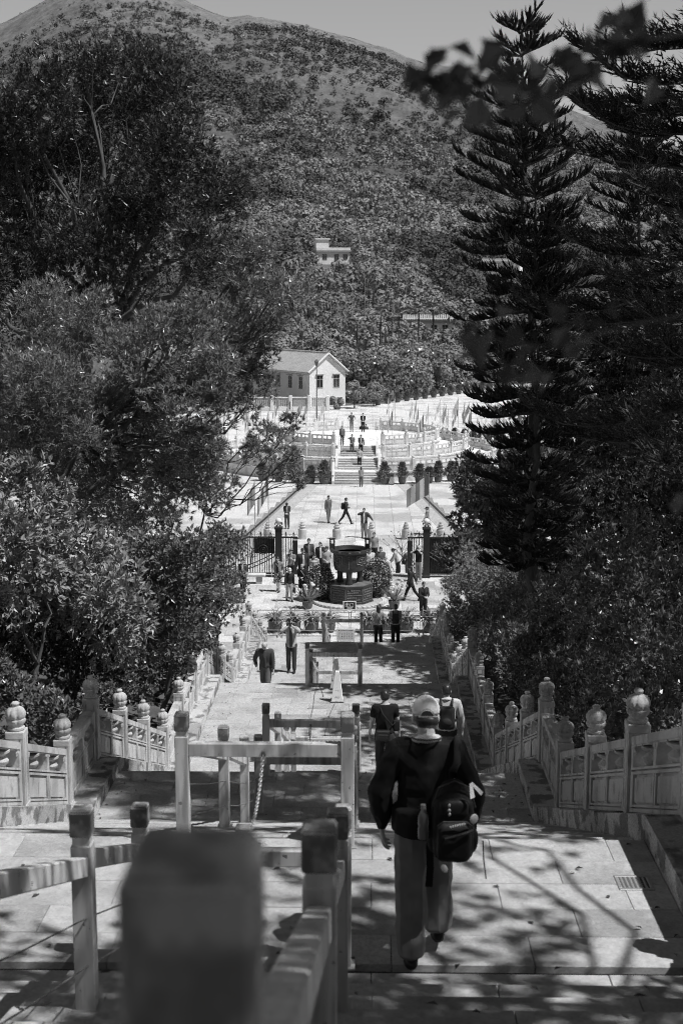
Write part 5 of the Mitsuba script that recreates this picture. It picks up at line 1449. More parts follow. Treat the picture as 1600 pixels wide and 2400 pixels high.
def flat_house(nm, label, M, W, D, H, wins, wm='wall_white', upper=None):
    t = thing(nm, label, 'building')
    add('wall', xf(box(0, W, 0, D, -2.5, H), M), wm, parent=t)
    add('roof_slab', xf(cbox(-.4, W + .4, -.5, D + .4, H, H + .45, .03), M), 'wall_grey', parent=t)
    add('parapet', xf(cat(cbox(-.3, W + .3, -.3, -.1, H + .45, H + 1.0, .02), cbox(-.3, -.1, -.1, D, H + .45, H + 1.0, .02), cbox(W + .1, W + .3, -.1, D, H + .45, H + 1.0, .02)), M), wm, parent=t)
    for x, z in wins:
        window(t, M, x, z, 1.1, 1.4, False)
    if upper:
        add('roof_room', xf(cat(box(upper[0], upper[1], .8, D - 1, H + .45, H + 3.0), cbox(upper[0] - .3, upper[1] + .3, .5, D - .7, H + 3.0, H + 3.3, .02)), M), wm, parent=t)
    return t


flat_house('hill_house', 'small flat-roofed white house half way up the wooded slope', mv(-11.6, 345, 8.6, .18), 8.0, 6, 3.0, [(1.8, 1.0), (4.8, 1.0), (7.0, 1.0)], upper=(-.2, 3.0))
flat_house('white_building', 'long white building mostly hidden by the big tree on the left', mv(-33, 232, -9.6, .1), 9.5, 8, 4.2, [(1.5, 1.6), (4.5, 1.6), (7.5, 1.6)])
flat_house('white_building', 'narrow white tower block glimpsed through the left tree', mv(-27.5, 300, -4.0, .2), 5.0, 6, 9.0, [(2.4, 1.5), (2.4, 5.5)])
t = flat_house('low_pavilion', 'low tiled pavilion behind the palms on the right', mv(8.6, 277, -7.4, -.05), 9.4, 6, 2.6, [(1.2, .8), (3.4, .8), (5.6, .8), (7.8, .8)], 'wall_white')
add('tiled_roof', xf(cat(poly([(-.8, -.9), (10.2, -.9), (9.6, 3.0), (-.2, 3.0)], .18, 3.1), *[tube([(x, -1.0, 3.3), (x, 3.0, 4.2)], .14, 5) for x in np.arange(-.6, 10.1, .42)]), mv(8.6, 277, -7.4, -.05)), 'roof_tile', parent=t)
t = flat_house('terrace_house', 'pale building with a row of columns seen through the pine branches', mv(28.5, 334, 5.9, -.2), 9, 6, 2.6, [])
for k in range(9):
    add('column', xf(cbox(.2 + 1.05 * k, .5 + 1.05 * k, -.45, -.15, 0, 2.6, .02), mv(28.5, 334, 5.9, -.2)), 'wall_white', parent=t)
for i, (px, h) in enumerate([(-6.3, 8.0), (-5.0, 6.8), (-3.4, 8.2), (-2.0, 11.5), (0.3, 11.8), (2.9, 8.0), (5.9, 8.6), (8.4, 12.0), (10.4, 12.4)]):
    t = thing('net_pole', f'{ORD[i]} thin pale ball court pole from the left above the trees', 'pole', 'tall thin poles of the ball court behind the trees')
    z = float(hill_z(px, 270)) + .5
    add('shaft', tube([(px, 270, z - 1), (px, 270, z + h)], .055, 5), 'galvanised', parent=t)
    if i % 3 == 1:
        add('arm', tube([(px, 270, z + h * .45), (px + 1.3, 270, z + h * .45)], .04, 5), 'galvanised', parent=t)
t = thing('sign_panel', 'small white sign panel at the far right edge of the plaza', 'sign')
add('board', cbox(15.8, 17.5, 214.0, 214.15, PLAZA + .25, PLAZA + 1.15, .02), 'sign_white', parent=t)
add('legs', cat(cbox(16.0, 16.12, 214.02, 214.13, PLAZA, PLAZA + .3, .01), cbox(17.2, 17.32, 214.02, 214.13, PLAZA, PLAZA + .3, .01)), 'steel_dark', parent=t)
add('print', cat(*[cbox(16.1 + .36 * k, 16.34 + .36 * k, 213.985, 214.0, PLAZA + .6, PLAZA + .85, .01) for k in range(4)]), 'wall_grey', parent=t)

# ================================================================ people
def ell(c, r, n=9):
    m = manifold3d.Manifold.sphere(1.0, n).scale((float(r[0]), float(r[1]), float(r[2])) if np.ndim(r) else (float(r),) * 3)
    return m.translate([float(x) for x in c])


def bone(a, ra, b, rb, n=8):
    return manifold3d.Manifold.batch_hull([ell(a, ra, n), ell(b, rb, n)])


def skinned(parts, edge, it=8, fold=0.0, seed=0, freq=9.0):
    m = parts[0]
    m = manifold3d.Manifold.batch_boolean(parts, manifold3d.OpType.Add).refine_to_length(edge)
    v, f = man(m)
    q = trimesh.Trimesh(v, f, process=False)
    trimesh.smoothing.filter_taubin(q, 0.5, 0.53, it)
    v = np.array(q.vertices)
    if fold:
        nn = np.array(q.vertex_normals)
        w = meshkit.fbm(np.stack([v[:, 0] * freq, v[:, 1] * freq, v[:, 2] * freq * .7], -1), 3, seed) - .5
        v = v + nn * (w * 2 * fold)[:, None]
    return v, f


def ik(a, t, l1, l2, hint):
    """Two-bone chain from a to t: (middle joint, end)."""
    a, t = np.asarray(a, float), np.asarray(t, float)
    d = t - a
    L = min(np.linalg.norm(d), (l1 + l2) * .995)
    d = norm(d)
    x = (l1 * l1 - l2 * l2 + L * L) / (2 * L)
    h = math.sqrt(max(l1 * l1 - x * x, 0))
    p = np.asarray(hint, float) - d * np.dot(hint, d)
    return a + d * x + norm(p) * h, a + d * L


HS = 6


def hand(w, d, back, s, curl=.35, k=1.0, r=1.0):
    """Palm, four unequal bent fingers and a thumb from the wrist w along d; back = direction of the back of the hand, s = thumb side."""
    d = norm(d)
    back = norm(np.asarray(back, float) - d * np.dot(back, d))
    th = norm(np.cross(back, d)) * s
    pa = w + d * .085 * k
    M = [manifold3d.Manifold.batch_hull([ell(w, .019 * k * r, HS), ell(w + d * .02 * k + th * .022 * k, .013 * k * r, HS), ell(w + d * .02 * k - th * .02 * k, .013 * k * r, HS), ell(pa + th * .030 * k, .011 * k * r, HS), ell(pa - th * .030 * k, .011 * k * r, HS)])]
    for i, (o, L) in enumerate(((.030, .072), (.010, .080), (-.010, .075), (-.029, .058))):
        p0 = pa + th * o * k
        c = curl * (1 + .18 * i)
        p = [p0]
        ang = c * .6
        for seg in (.45, .32, .23):
            v = d * math.cos(ang) - back * math.sin(ang) + th * o * 1.2
            p.append(p[-1] + norm(v) * L * seg * k)
            ang += c
        for j in range(3):
            M.append(bone(p[j], (.0098 - .001 * j) * k * r, p[j + 1], (.0090 - .001 * j) * k * r, HS))
    t0 = w + d * .03 * k + th * .026 * k
    t1 = t0 + norm(d * .75 + th * .8 - back * .2) * .042 * k
    t2 = t1 + norm(d * .95 + th * .3 - back * .35) * .034 * k
    M += [bone(t0, .014 * k * r, t1, .0115 * k * r, HS), bone(t1, .0112 * k * r, t2, .009 * k * r, HS)]
    return M


ARMS = dict(down=((.06, .02, -.56), (.2, -1, 0)), slight=((.09, .12, -.52), (.4, -1, 0)), back=((.10, -.20, -.50), (.3, -1, 0)), fwd=((.06, .26, -.46), (.3, -1, 0)), camera=((-.10, .17, .10), (.9, .0, -.6)), hip=((.02, .03, -.40), (1, -.6, .1)), front=((-.12, .27, -.30), (.6, -.6, -.4)),
            belly=((-.16, .20, -.38), (.7, -.7, -.2)), phone=((-.08, .30, -.12), (.4, -.3, -.9)), strap=((-.07, .12, -.22), (.5, -.5, -.7)), pocket=((.04, .06, -.47), (.9, -.7, 0)), out=((.32, .18, -.40), (.3, -1, 0)))


def ruled_strap(pts, w):
    """A flat webbing strap hanging along the points."""
    p = np.asarray(pts, float)
    return [(np.vstack([p + [w, 0, 0], p - [w, 0, 0], p + [w, .004, 0], p - [w, .004, 0] + [0, .008, 0]]), np.vstack([[[i, i + 1, n + i + 1], [i, n + i + 1, n + i], [i, n + i + 1, i + 1], [i, n + i, n + i + 1]] for n in [len(p)] for i in range(len(p) - 1)]))]


bs('bottle_plastic', .35, .12, .6, spec_trans=.55)


def person(label, x, y, z, face, H, top=.03, bottom=.04, hair='short', arms=('down', 'down'), legs=(0, 0, 0, 0), lean=0, head=(0, 0), sleeves=True, skirt=None, bag=None, backpack=None, cap=None, hold=None, shoes=.02, build=1.0, hi=False, topmat=None, botmat=None, jacket=None, hat=None, collar=None, seed=1, grey=False, jl=0.0, handk=1.0, shoulder_strap=None, puff=0.0, slump=0.0, baggy=0.0):
    """face: heading in degrees, 0 = looking down the stairs (away from the camera), 180 = towards it. legs: hip and knee bend of the left then the right leg."""
    k = H / 1.72
    t = thing('person', label, 'person')
    far = y > 78
    edge = .018 if hi else .07 if far else .05
    b = build
    hipz = .90
    R3 = lambda a: np.array([[1, 0, 0], [0, math.cos(a), -math.sin(a)], [0, math.sin(a), math.cos(a)]])
    L = R3(-math.radians(lean))
    up = lambda p: L @ (np.asarray(p, float) - [0, 0, hipz]) + [0, 0, hipz]
    pel, waist, chest, nb = np.array([0, 0, .93]), up((0, .0, 1.07)), up((0, .01, 1.27)), up((0, -.01, 1.44 - slump * .4))
    hd = math.radians(head[0])
    hc = up((0, slump * .5, 1.5 - slump)) + L @ (R3(-math.radians(head[1])) @ np.array([0, .025, .105]))
    HR = L @ R3(-math.radians(head[1])) @ np.array([[math.cos(hd), -math.sin(hd), 0], [math.sin(hd), math.cos(hd), 0], [0, 0, 1]])
    hp = lambda p: hc + HR @ np.asarray(p, float)
    shd = [up((s * (.172 * b - slump * .4), 0, 1.395 - slump * .9)) for s in (-1, 1)]
    leg = []
    for i, s in enumerate((-1, 1)):
        hf, kb = math.radians(legs[2 * i]), math.radians(legs[2 * i + 1])
        h0 = np.array([s * .088, 0, .90])
        kn = h0 + np.array([s * .008, math.sin(hf), -math.cos(hf)]) * .415
        an = kn + np.array([0, math.sin(hf - kb), -math.cos(hf - kb)]) * .405
        leg.append((h0, kn, an, hf - kb))
    drop = min(l[2][2] for l in leg) - .085
    elb, wri, hd_dir = [], [], []
    for i, s in enumerate((-1, 1)):
        off, hint = ARMS[arms[i]] if isinstance(arms[i], str) else arms[i]
        tgt = shd[i] + np.array([s * off[0], off[1], off[2]])
        e, w = ik(shd[i], tgt, .285, .255, np.array([s * hint[0], hint[1], hint[2]]))
        elb.append(e); wri.append(w)
        hd_dir.append(norm(norm(w - e) + (np.array([0, 0, .4]) if arms[i] in ('camera', 'phone') else 0)))
    # body: one surface
    B = [bone(pel, (.15 * b, .105 * b, .10), waist, (.135 * b, .10 * b, .09)), bone(waist, (.135 * b, .10 * b, .09), chest, (.155 * b, .11 * b, .12)),
         manifold3d.Manifold.batch_hull([ell(chest, (.15 * b, .105 * b, .11)), ell(shd[0], .05), ell(shd[1], .05), ell(nb, .055)]), bone(nb, .056, up((0, .012, 1.53 - slump)), .052)]
    cr = ell((0, 0, 0), (.074, .094, .108), 20 if hi else 12)
    face_ = manifold3d.Manifold.batch_hull([ell((0, .025, -.05), (.055, .06, .05), 12), ell((0, .062, -.098), (.022, .018, .018), 8), ell((0, 0, .02), (.072, .09, .08), 14)])
    nose = manifold3d.Manifold.batch_hull([ell((0, .09, .0), .008, 6), ell((0, .112, -.036), .011, 6), ell((-.014, .094, -.04), .008, 6), ell((.014, .094, -.04), .008, 6)])
    ears = [ell((s * .076, -.005, -.02), (.010, .02, .03), 8) for s in (-1, 1)]
    HM4 = np.hstack([HR, hc[:, None]])
    hm = manifold3d.Manifold.batch_boolean([cr, face_, nose] + ears, manifold3d.OpType.Add).transform(HM4)
    B.append(hm)
    for i, s in enumerate((-1, 1)):
        h0, kn, an, fa = leg[i]
        B += [bone(h0, .085 * b, kn, .056), bone(kn, .055, kn * .6 + an * .4, .054), bone(kn * .6 + an * .4, .054, an, .038), bone(an, .036, an + np.array([0, math.cos(fa), math.sin(fa)]) * .11 + np.array([0, math.sin(fa), -math.cos(fa)]) * .05, .024),
              bone(shd[i], .052 * b, elb[i], .041), bone(elb[i], .040, elb[i] * .55 + wri[i] * .45, .037), bone(elb[i] * .55 + wri[i] * .45, .037, wri[i], .026)]
        bk = np.array([s * 1.0, 0, .15]) if abs(hd_dir[i][2]) > .6 else np.array([s * .3, 0, 1.0])
        cu = .9 if arms[i] in ('camera', 'phone', 'front', 'belly', 'strap', 'hip', 'pocket') else .38
        if handk:
            B += hand(wri[i], hd_dir[i], bk, -s if abs(hd_dir[i][2]) > .6 else s, cu, 1.03 * handk)
    M = mv(x, y, z - drop * k, math.radians(face), k)
    put = lambda m: xf(m, M)
    sd = seed * 7
    add('body', put(skinned(B, edge if not hi else .014, 3 if not hi else 4)), 'skin', parent=t, smooth=True)
    # eyes, brows and mouth
    fc = [tm(trimesh.creation.icosphere(1, .0105)) for _ in range(2)]
    add('eyes', put(cat(*[xf(m, np.vstack([HM4, [0, 0, 0, 1]]) @ mv(s * .031, .083, .002, s=(1.25, .7, .75))) for m, s in zip(fc, (-1, 1))], *[xf(cbox(-.018, .018, -.006, .006, -.004, .004, .002), np.vstack([HM4, [0, 0, 0, 1]]) @ mv(s * .032, .089, .024)) for s in (-1, 1)])), 'ink', parent=t)
    add('mouth', put(xf(tm(trimesh.creation.icosphere(1, .02)), np.vstack([HM4, [0, 0, 0, 1]]) @ mv(0, .089, -.066, s=(1.1, .35, .28)))), 'leather', parent=t)
    # hair
    hmx = 'hair_grey' if grey else 'hair'
    if hair != 'none':
        hs = []
        if cap is not None:
            hs.append(ell((0, -.028, -.03), (.080, .078, .055), 16))
        elif hair == 'bald':
            hs.append(ell((0, -.045, -.04), (.076, .06, .042), 16))
        else:
            hs.append(ell((0, -.012, .022), (.082, .098, .10), 18).trim_by_plane((0, -.35, .94), -.004) if hair in ('short', 'pony', 'bob', 'long') else ell((0, -.01, .02), (.08, .095, .1), 16))
            hs.append(ell((0, -.035, -.02), (.079, .072, .07), 14))
            if hair in ('long', 'bob'):
                d = -.26 if hair == 'long' else -.12
                hs.append(manifold3d.Manifold.batch_hull([ell((0, -.04, .0), (.084, .066, .08), 12), ell((0, -.075, d), (.075, .035, .05), 10)]))
            if hair == 'pony':
                hs.append(manifold3d.Manifold.batch_hull([ell((0, -.10, .03), .028, 8), ell((0, -.15, -.12), .022, 8)]))
        add('hair', put(skinned([h.transform(HM4) for h in hs], .022 if hi else .04, 2, .012, sd, 22)), hmx, parent=t, smooth=True)
    if cap is not None:
        cm = [ell((0, -.008, .03), (.086, .103, .094), 24).trim_by_plane((0, 0, 1), .012), manifold3d.Manifold.batch_hull([ell((-.06, .07, .018), (.012, .012, .006), 8), ell((.06, .07, .018), (.012, .012, .006), 8), ell((0, .175, .0), (.04, .02, .006), 8)])]
        add('cap', put(skinned([c.transform(HM4) for c in cm], .02 if not hi else .009, 2)), cloth(cap), parent=t, smooth=True)
    if hat is not None:
        cm = [ell((0, -.004, .05), (.092, .105, .07), 16), ell((0, 0, .035), (.16, .17, .012), 20)]
        add('sun_hat', put(skinned([c.transform(HM4) for c in cm], .03, 1)), cloth(hat), parent=t, smooth=True)
    # trousers or skirt
    tr = []
    for i in range(2):
        h0, kn, an, fa = leg[i]
        if skirt is None:
            tr += [bone(h0 + [0, -.005, 0], (.102 * b - baggy * .1, .108 * b, .09), kn, .077 * b + baggy * .5), bone(kn, .076 * b + baggy * .5, an + [0, -.010 * (baggy > 0), .012], (.062 + baggy, .068 + baggy, .03))]
    hip = bone(pel + [0, 0, .03], (.16 * b, .118 * b, .08), np.array([0, -.012, .86]), (.165 * b, .128 * b, .08))
    if skirt is not None:
        tr = [hip, manifold3d.Manifold.batch_hull([ell((0, 0, .88), (.17 * b, .13, .05)), ell((-.10, .02, skirt), (.12, .15, .02)), ell((.10, .02, skirt), (.12, .15, .02))])]
    else:
        tr.append(hip)
    add('skirt' if skirt is not None else 'trousers', put(skinned(tr, edge, 5, .018 if hi else .010, sd + 1, 11.0 if hi else 9.0)), botmat or cloth(bottom), parent=t, smooth=True)
    for i in range(2):
        h0, kn, an, fa = leg[i]
        fwd = np.array([0, math.cos(fa), math.sin(fa)])
        dn = np.array([0, math.sin(fa), -math.cos(fa)])
        q = [manifold3d.Manifold.batch_hull([ell(an + dn * .05 - fwd * .035, (.040, .042, .035), 10), ell(an + dn * .058 + fwd * .06, (.046, .05, .028), 10), ell(an + dn * .062 + fwd * .155, (.036, .03, .022), 10), ell(an + dn * .0, (.044, .05, .03), 10)])]
        add('shoe', put(skinned(q, .03 if hi else .06, 2)), 'leather' if shoes < .03 else cloth(shoes), parent=t, smooth=True)
    # shirt or jacket
    hem = (0, 0, .93 - jl)
    tp = [bone(up((0, 0, .99)), (.162 * b, .122 * b, .06), waist + [0, 0, .02], (.155 * b, .118 * b, .09)), bone(waist, (.155 * b, .118 * b, .09), chest, (.172 * b, .128 * b, .12)),
          manifold3d.Manifold.batch_hull([ell(chest, (.168 * b, .122 * b, .115)), ell(shd[0] + [0, 0, .004], .064 * min(b, 1.1)), ell(shd[1] + [0, 0, .004], .064 * min(b, 1.1)), ell(nb + [0, -.004, .0], (.075, .065, .03))])]
    tp.append(manifold3d.Manifold.batch_hull([ell(up((0, -.0, 1.0)), (.166 * b + puff * 4.2, .125 * b + puff * 4.2, .05)), ell(hem, (.172 * b + puff * 4.6, .136 * b + puff * 4.6, .035))]))
    for i in range(2):
        if sleeves:
            m_ = elb[i] * .5 + wri[i] * .5
            we = elb[i] * .10 + wri[i] * .90
            if puff:
                cu_ = elb[i] * .16 + wri[i] * .84
                tp += [bone(shd[i], .070 * min(b, 1.1) + puff * .3, elb[i], .062 * b + puff), bone(elb[i], .062 * b + puff, elb[i] * .35 + wri[i] * .65, .058 * b + puff), bone(elb[i] * .35 + wri[i] * .65, .056 * b + puff, cu_, .050), bone(cu_, .043, wri[i], .040)]
            else:
                tp += [bone(shd[i], .070 * b, elb[i], .060 * b), bone(elb[i], .060 * b, we, .044)]
        else:
            tp += [bone(shd[i], .068 * b, shd[i] * .45 + elb[i] * .55, .060 * b)]
    add('jacket' if jacket is not None or sleeves else 'shirt', put(skinned(tp, edge, 5, .017 if hi else .011 if sleeves else .007, sd + 2, 11.0 if hi else 9.0)), topmat or cloth(top), parent=t, smooth=True)
    if jacket is not None:                       # what shows of the shirt between the open fronts
        fr = manifold3d.Manifold.batch_hull([ell(up((0, .122 * b, .95 - jl)), (.05, .03, .03)), ell(up((0, .112 * b, 1.05)), (.05, .04, .05)), ell(up((0, .122 * b, 1.25)), (.05, .035, .05)), ell(up((0, .078, 1.40)), (.045, .03, .03))])
        add('shirt', put(skinned([fr], .03, 2)), cloth(jacket), parent=t, smooth=True)
    if collar is not None:
        add('collar', put(skinned([manifold3d.Manifold.batch_hull([ell(up((s * .062, -.02, 1.465 - slump * .9)), (.036, .05, .026), 10) for s in (-1, 1)] + [ell(up((0, -.065, 1.475 - slump * .9)), (.06, .03, .028), 10)])], .02, 2)), cloth(collar), parent=t, smooth=True)
    # what they carry
    if backpack is not None:
        o = up((0, -.21 * b, 1.20))
        q = manifold3d.Manifold.batch_hull([ell(o + L @ np.array([sx * .10, dy, dz]), (.05, .05, .06)) for sx in (-.85, .85) for dy in (-.02, .05) for dz in (-.15, .13)])
        add('backpack', put(skinned([q, ell(o + L @ np.array([0, -.06, -.07]), (.09, .045, .08), 14)], .03, 2, .008, sd)), cloth(backpack), parent=t, smooth=True)
        for s in (-1, 1):
            pth = [up((s * .09, -.15, 1.38)), up((s * .10, -.05, 1.475)), up((s * .11, .09, 1.42)), up((s * .13, .135 * b, 1.25)), up((s * .165 * b, .03, 1.12)), up((s * .12, -.16, 1.08))]
            add('backpack_strap', put(tube(pth, .019, 6)), cloth(backpack), parent=t, smooth=True)
    if bag is not None:
        side, val, bh = bag
        o = up((side * .20 * b, .06, .93 + bh))
        q = manifold3d.Manifold.batch_hull([ell(o + np.array([dx, dy, dz]), .028) for dx in (-.035, .035) for dy in (-.10, .10) for dz in (-.08, .07)])
        add('shoulder_bag', put(skinned([q], .03, 1, .004, sd)), cloth(val), parent=t, smooth=True)
        pth = [up((side * .20 * b, .08, 1.0 + bh)), up((side * .10, .145 * b, 1.18)), up((-side * .06, .12, 1.40)), up((-side * .11, -.02, 1.468)), up((-side * .05, -.14 * b, 1.32)), up((side * .12, -.15 * b, 1.1)), up((side * .20 * b, -.02, 1.0 + bh))]
        add('bag_strap', put(tube(pth, .013, 6)), cloth(val), parent=t, smooth=True)
    if hold == 'camera':
        c = (wri[0] + wri[1]) / 2 + norm((hd_dir[0] + hd_dir[1])) * .07
        add('camera', put(cat(cbox(c[0] - .065, c[0] + .065, c[1] - .03, c[1] + .03, c[2] - .04, c[2] + .045, .01), xf(lathe([(.001, 0), (.034, 0), (.034, .07), (.028, .075), (.001, .075)], 12), mv(c[0], c[1] + .03, c[2], rx=-PI / 2)))), 'leather', parent=t)
    if hold == 'phone':
        c = (wri[0] + wri[1]) / 2 + norm(hd_dir[0] + hd_dir[1]) * .08
        add('phone', put(cbox(c[0] - .04, c[0] + .04, c[1] - .006, c[1] + .006, c[2] - .05, c[2] + .08, .005)), 'leather', parent=t)
    if hold == 'umbrella':
        a = wri[1] + np.array([0, .02, -.02])
        e = a + np.array([-.1, .05, .62])
        rib = [xf(lathe([(.52, 0), (.44, .08), (.25, .17), (.03, .21), (.001, .24), (.03, .2), (.25, .16), (.44, .07), (.515, 0)], 8), mv(*(e - [0, 0, .16]), .2))]
        add('umbrella_shaft', put(tube([a, e], .009, 5)), 'steel_dark', parent=t)
        add('umbrella_canopy', put(rib[0]), cloth(.66), parent=t)
    if hold in ('sign_bag', 'case'):
        i = 0
        c = wri[i] + np.array([0, 0, -.26])
        add('carrier_bag', put(cat(cbox(c[0] - .05, c[0] + .05, c[1] - .15, c[1] + .15, c[2] - .16, c[2] + .12, .02), tube([(c[0], c[1] - .07, c[2] + .1), (c[0], c[1] - .05, c[2] + .2), (c[0], c[1] + .05, c[2] + .2), (c[0], c[1] + .07, c[2] + .1)], .008, 5))), cloth(.05 if hold == 'case' else .5), parent=t)
    return t


# the man closest to the camera
FX, FY = 1.0, 7.79
HS = 8
fm = person('man in white cap, dark jacket and khaki trousers with a black backpack', FX, FY, -3.957, 1, 1.66, .012, .20, arms=((.16, .05, -.545), (.16, -.03, -.535)) if False else (((.095, .04, -.512), (1, -.6, 0)), ((.095, .02, -.508), (1, -.5, 0))), legs=(-7, 5, 30, 42), cap=.8, hair='short', head=(0, 9), lean=3, build=1.09, hi=True, collar=.5, seed=2, puff=.007, jl=.075, slump=.035, baggy=.030)
FM = mv(FX, FY, -3.957, math.radians(1), 1.66 / 1.72)
HC = np.array([0, .058, 1.55])
bp = np.array([.15, -.215, .985])
q = [ell(bp + np.array([dx, dy, dz]), (.06, .055, .07), 16) for dx in (-.065, .065) for dy in (-.04, .07) for dz in (-.16, .12)] + [ell(bp + np.array([.0, .0, .22]), (.07, .06, .05), 14)]
add('backpack', xf(skinned([manifold3d.Manifold.batch_hull(q), manifold3d.Manifold.batch_hull([ell(bp + np.array([sx * .06, -.09, dz]), (.045, .045, .05), 14) for sx in (-1, 1) for dz in (-.17, -.02)]), manifold3d.Manifold.batch_hull([ell(bp + np.array([sx * .05, -.085, .09 + dz]), (.04, .03, .03), 12) for sx in (-1, 1) for dz in (0, .05)]), ell(bp + np.array([-.12, .0, -.12]), (.035, .045, .08), 14), ell(bp + np.array([.12, .0, -.12]), (.035, .045, .08), 14)], .014, 3, .009, 5, 14), FM), cloth(.016, .55), parent=fm, smooth=True)
st = [bp + np.array([0, .03, .30]), np.array([.175, -.155, 1.33]), np.array([.185, -.04, 1.445]), np.array([.20, .10, 1.38]), np.array([.25, .16, 1.25]), np.array([.30, .02, 1.0]), bp + np.array([.12, .04, -.2])]
v, f = tube(st, .024, 8)
add('backpack_strap', xf((v, f), FM), cloth(.02), parent=fm, smooth=True)
add('dangling_strap', xf(cat(ruled_strap([(.02, -.20, .93), (.015, -.17, .80), (.02, -.16, .66), (.012, -.17, .545)], .022)), FM), cloth(.014), parent=fm)
add('backpack_zips', xf(cat(tube([bp + np.array([-.10, -.13, .02]), bp + np.array([-.07, -.152, .055]), bp + np.array([.07, -.152, .055]), bp + np.array([.10, -.13, .02])], .005, 5), tube([bp + np.array([-.13, -.04, .1]), bp + np.array([-.09, -.075, .24]), bp + np.array([0, -.085, .285]), bp + np.array([.09, -.075, .24]), bp + np.array([.13, -.04, .1])], .006, 5), tube([bp + np.array([-.06, -.158, -.05]), bp + np.array([.04, -.16, -.02]), bp + np.array([.11, -.145, .0])], .009, 5)), FM), cloth(.05, .5), parent=fm)
add('bottle', xf(cat(xf(lathe([(.001, 0), (.03, 0), (.033, .02), (.033, .06), (.029, .075), (.033, .09), (.032, .14), (.014, .18), (.014, .185), (.001, .185)], 18), mv(-.03, -.235, .885))), FM), 'bottle_plastic', parent=fm, smooth=40)
add('bottle_cap', xf(lathe([(.001, .183), (.017, .183), (.017, .212), (.001, .214)], 16), FM @ mv(-.03, -.235, .885)), cloth(.35), parent=fm, smooth=40)
for nm, (dx, dy, dz), sc, ry, m in (('badge', (.115, -.118, .06), (.024, .008, .032), .3, 'sign_white'), ('badge', (-.06, -.155, -.235), (.019, .008, .028), -.5, 'sign_white'), ('charm', (-.035, -.15, .155), (.008, .006, .012), .2, 'galvanised'), ('charm', (-.035, -.15, .125), (.010, .006, .010), .2, 'galvanised'), ('charm', (-.033, -.15, .10), (.008, .006, .012), .2, 'galvanised')):
    add(nm, xf(tm(trimesh.creation.icosphere(2, 1.0)), FM @ mv(*(bp + np.array([dx, dy, dz])), ry=ry, s=1) @ np.diag([*sc, 1.0])), m, parent=fm, smooth=True)
add('ribbon', xf(cat(*[(np.array([a, b, c, d]) , np.array([[0, 1, 2], [0, 2, 3], [0, 2, 1], [0, 3, 2]])) for a, b, c, d in [[(.235, -.335, 1.265), (.250, -.33, 1.27), (.268, -.345, 1.185), (.24, -.352, 1.175)], [(.24, -.335, 1.265), (.252, -.33, 1.275), (.318, -.33, 1.21), (.305, -.335, 1.19)]]]), FM), cloth(.66), parent=fm)
add('name_tag', xf(cat(*[cbox(-.042 + .014 * k, -.032 + .014 * k, -.002, .002, -.006, .006, .001) for k in range(7)]), FM @ mv(*(bp + np.array([.01, -.160, .035])), ry=-.25)), 'sign_white', parent=fm)
HR_ = FM @ mv(*HC, rx=-math.radians(12))
g = np.linspace(0, PI, 15)
add('cap_opening', xf(cat(poly([(.036 * math.cos(a), .030 * math.sin(a)) for a in g], .006)), HR_ @ mv(0, -.1065, .018, rx=PI / 2 - .12)), 'hair', parent=fm)
add('cap_band', xf(cat(tube([(.042 * math.cos(a), -.098 - .008 * math.sin(a), .022 + .036 * math.sin(a)) for a in g], .004, 6), tube([(.05 * math.cos(a) , -.106 + .012 * (1 - math.sin(a)), .012) for a in np.linspace(.0, PI, 9)], .0065, 6), xf(tm(trimesh.creation.icosphere(1, .008)), mv(0, -.008, .126))), HR_), cloth(.6), parent=fm, smooth=True)
add('collar_stripe', xf(tube([(-.09, -.02, 1.445), (-.07, -.07, 1.45), (0, -.105, 1.455), (.07, -.07, 1.45), (.09, -.02, 1.445)], .006, 6), FM), cloth(.06), parent=fm)
rw = np.array([.335, .05, .80])
add('umbrella_strap', xf(tube([(.36, .03, .76), (.365, .02, .64), (.375, .0, .56), (.38, .0, .52)], .004, 5), FM), cloth(.05), parent=fm)

HS = 5
W_ = (22, 6, -20, 24)         # a walking step
# on the stairs
p = person('man in black short-sleeved shirt walking down with camera case at his hip', .98, 23.15, float(floor_z(23.15)) - .02, 2, 1.66, .014, .035, arms=('slight', 'slight'), legs=(10, 12, -6, 10), sleeves=False, bag=(1, .02, .14), seed=3, build=1.05, head=(0, 14))
a, b_ = mv(.98, 23.15, float(floor_z(23.15)) - .02, 0), None
add('waist_pouch', xf(cat(cbox(-.16, .09, -.24, -.14, .80, .99, .02), cbox(-.13, .06, -.26, -.235, .84, .93, .01)), a), 'leather', parent=p)
person('man in pale shirt with dark backpack, right of the man in the white cap', 2.02, 22.55, float(floor_z(22.55)), -2, 1.70, .50, .04, arms=('down', 'slight'), legs=(14, 10, -10, 14), backpack=.03, seed=4, head=(-6, 8), collar=.55, build=1.1)
person('bald man in dark jacket climbing the stairs with his head bowed', -2.08, 36.1, -10.78, 172, 1.66, .075, .12, hair='bald', arms=('down', 'pocket'), legs=(18, 20, -8, 10), lean=10, head=(0, 22), jacket=.06, seed=5, build=1.1)
person('woman in light open jacket holding a camera to her face on the stairs', -1.52, 38.6, -10.78, 176, 1.62, .38, .055, hair='bob', arms=('camera', 'camera'), hold='camera', jacket=.10, legs=(2, 2, -2, 3), jl=.10, seed=6, head=(0, -2))
person('woman in grey top with cross-body bag, hand in hand with a man', 1.12, 50.9, COURT, 4, 1.62, .28, .03, hair='long', arms=('down', 'slight'), legs=(10, 8, -10, 14), sleeves=False, bag=(1, .03, .12), seed=7)
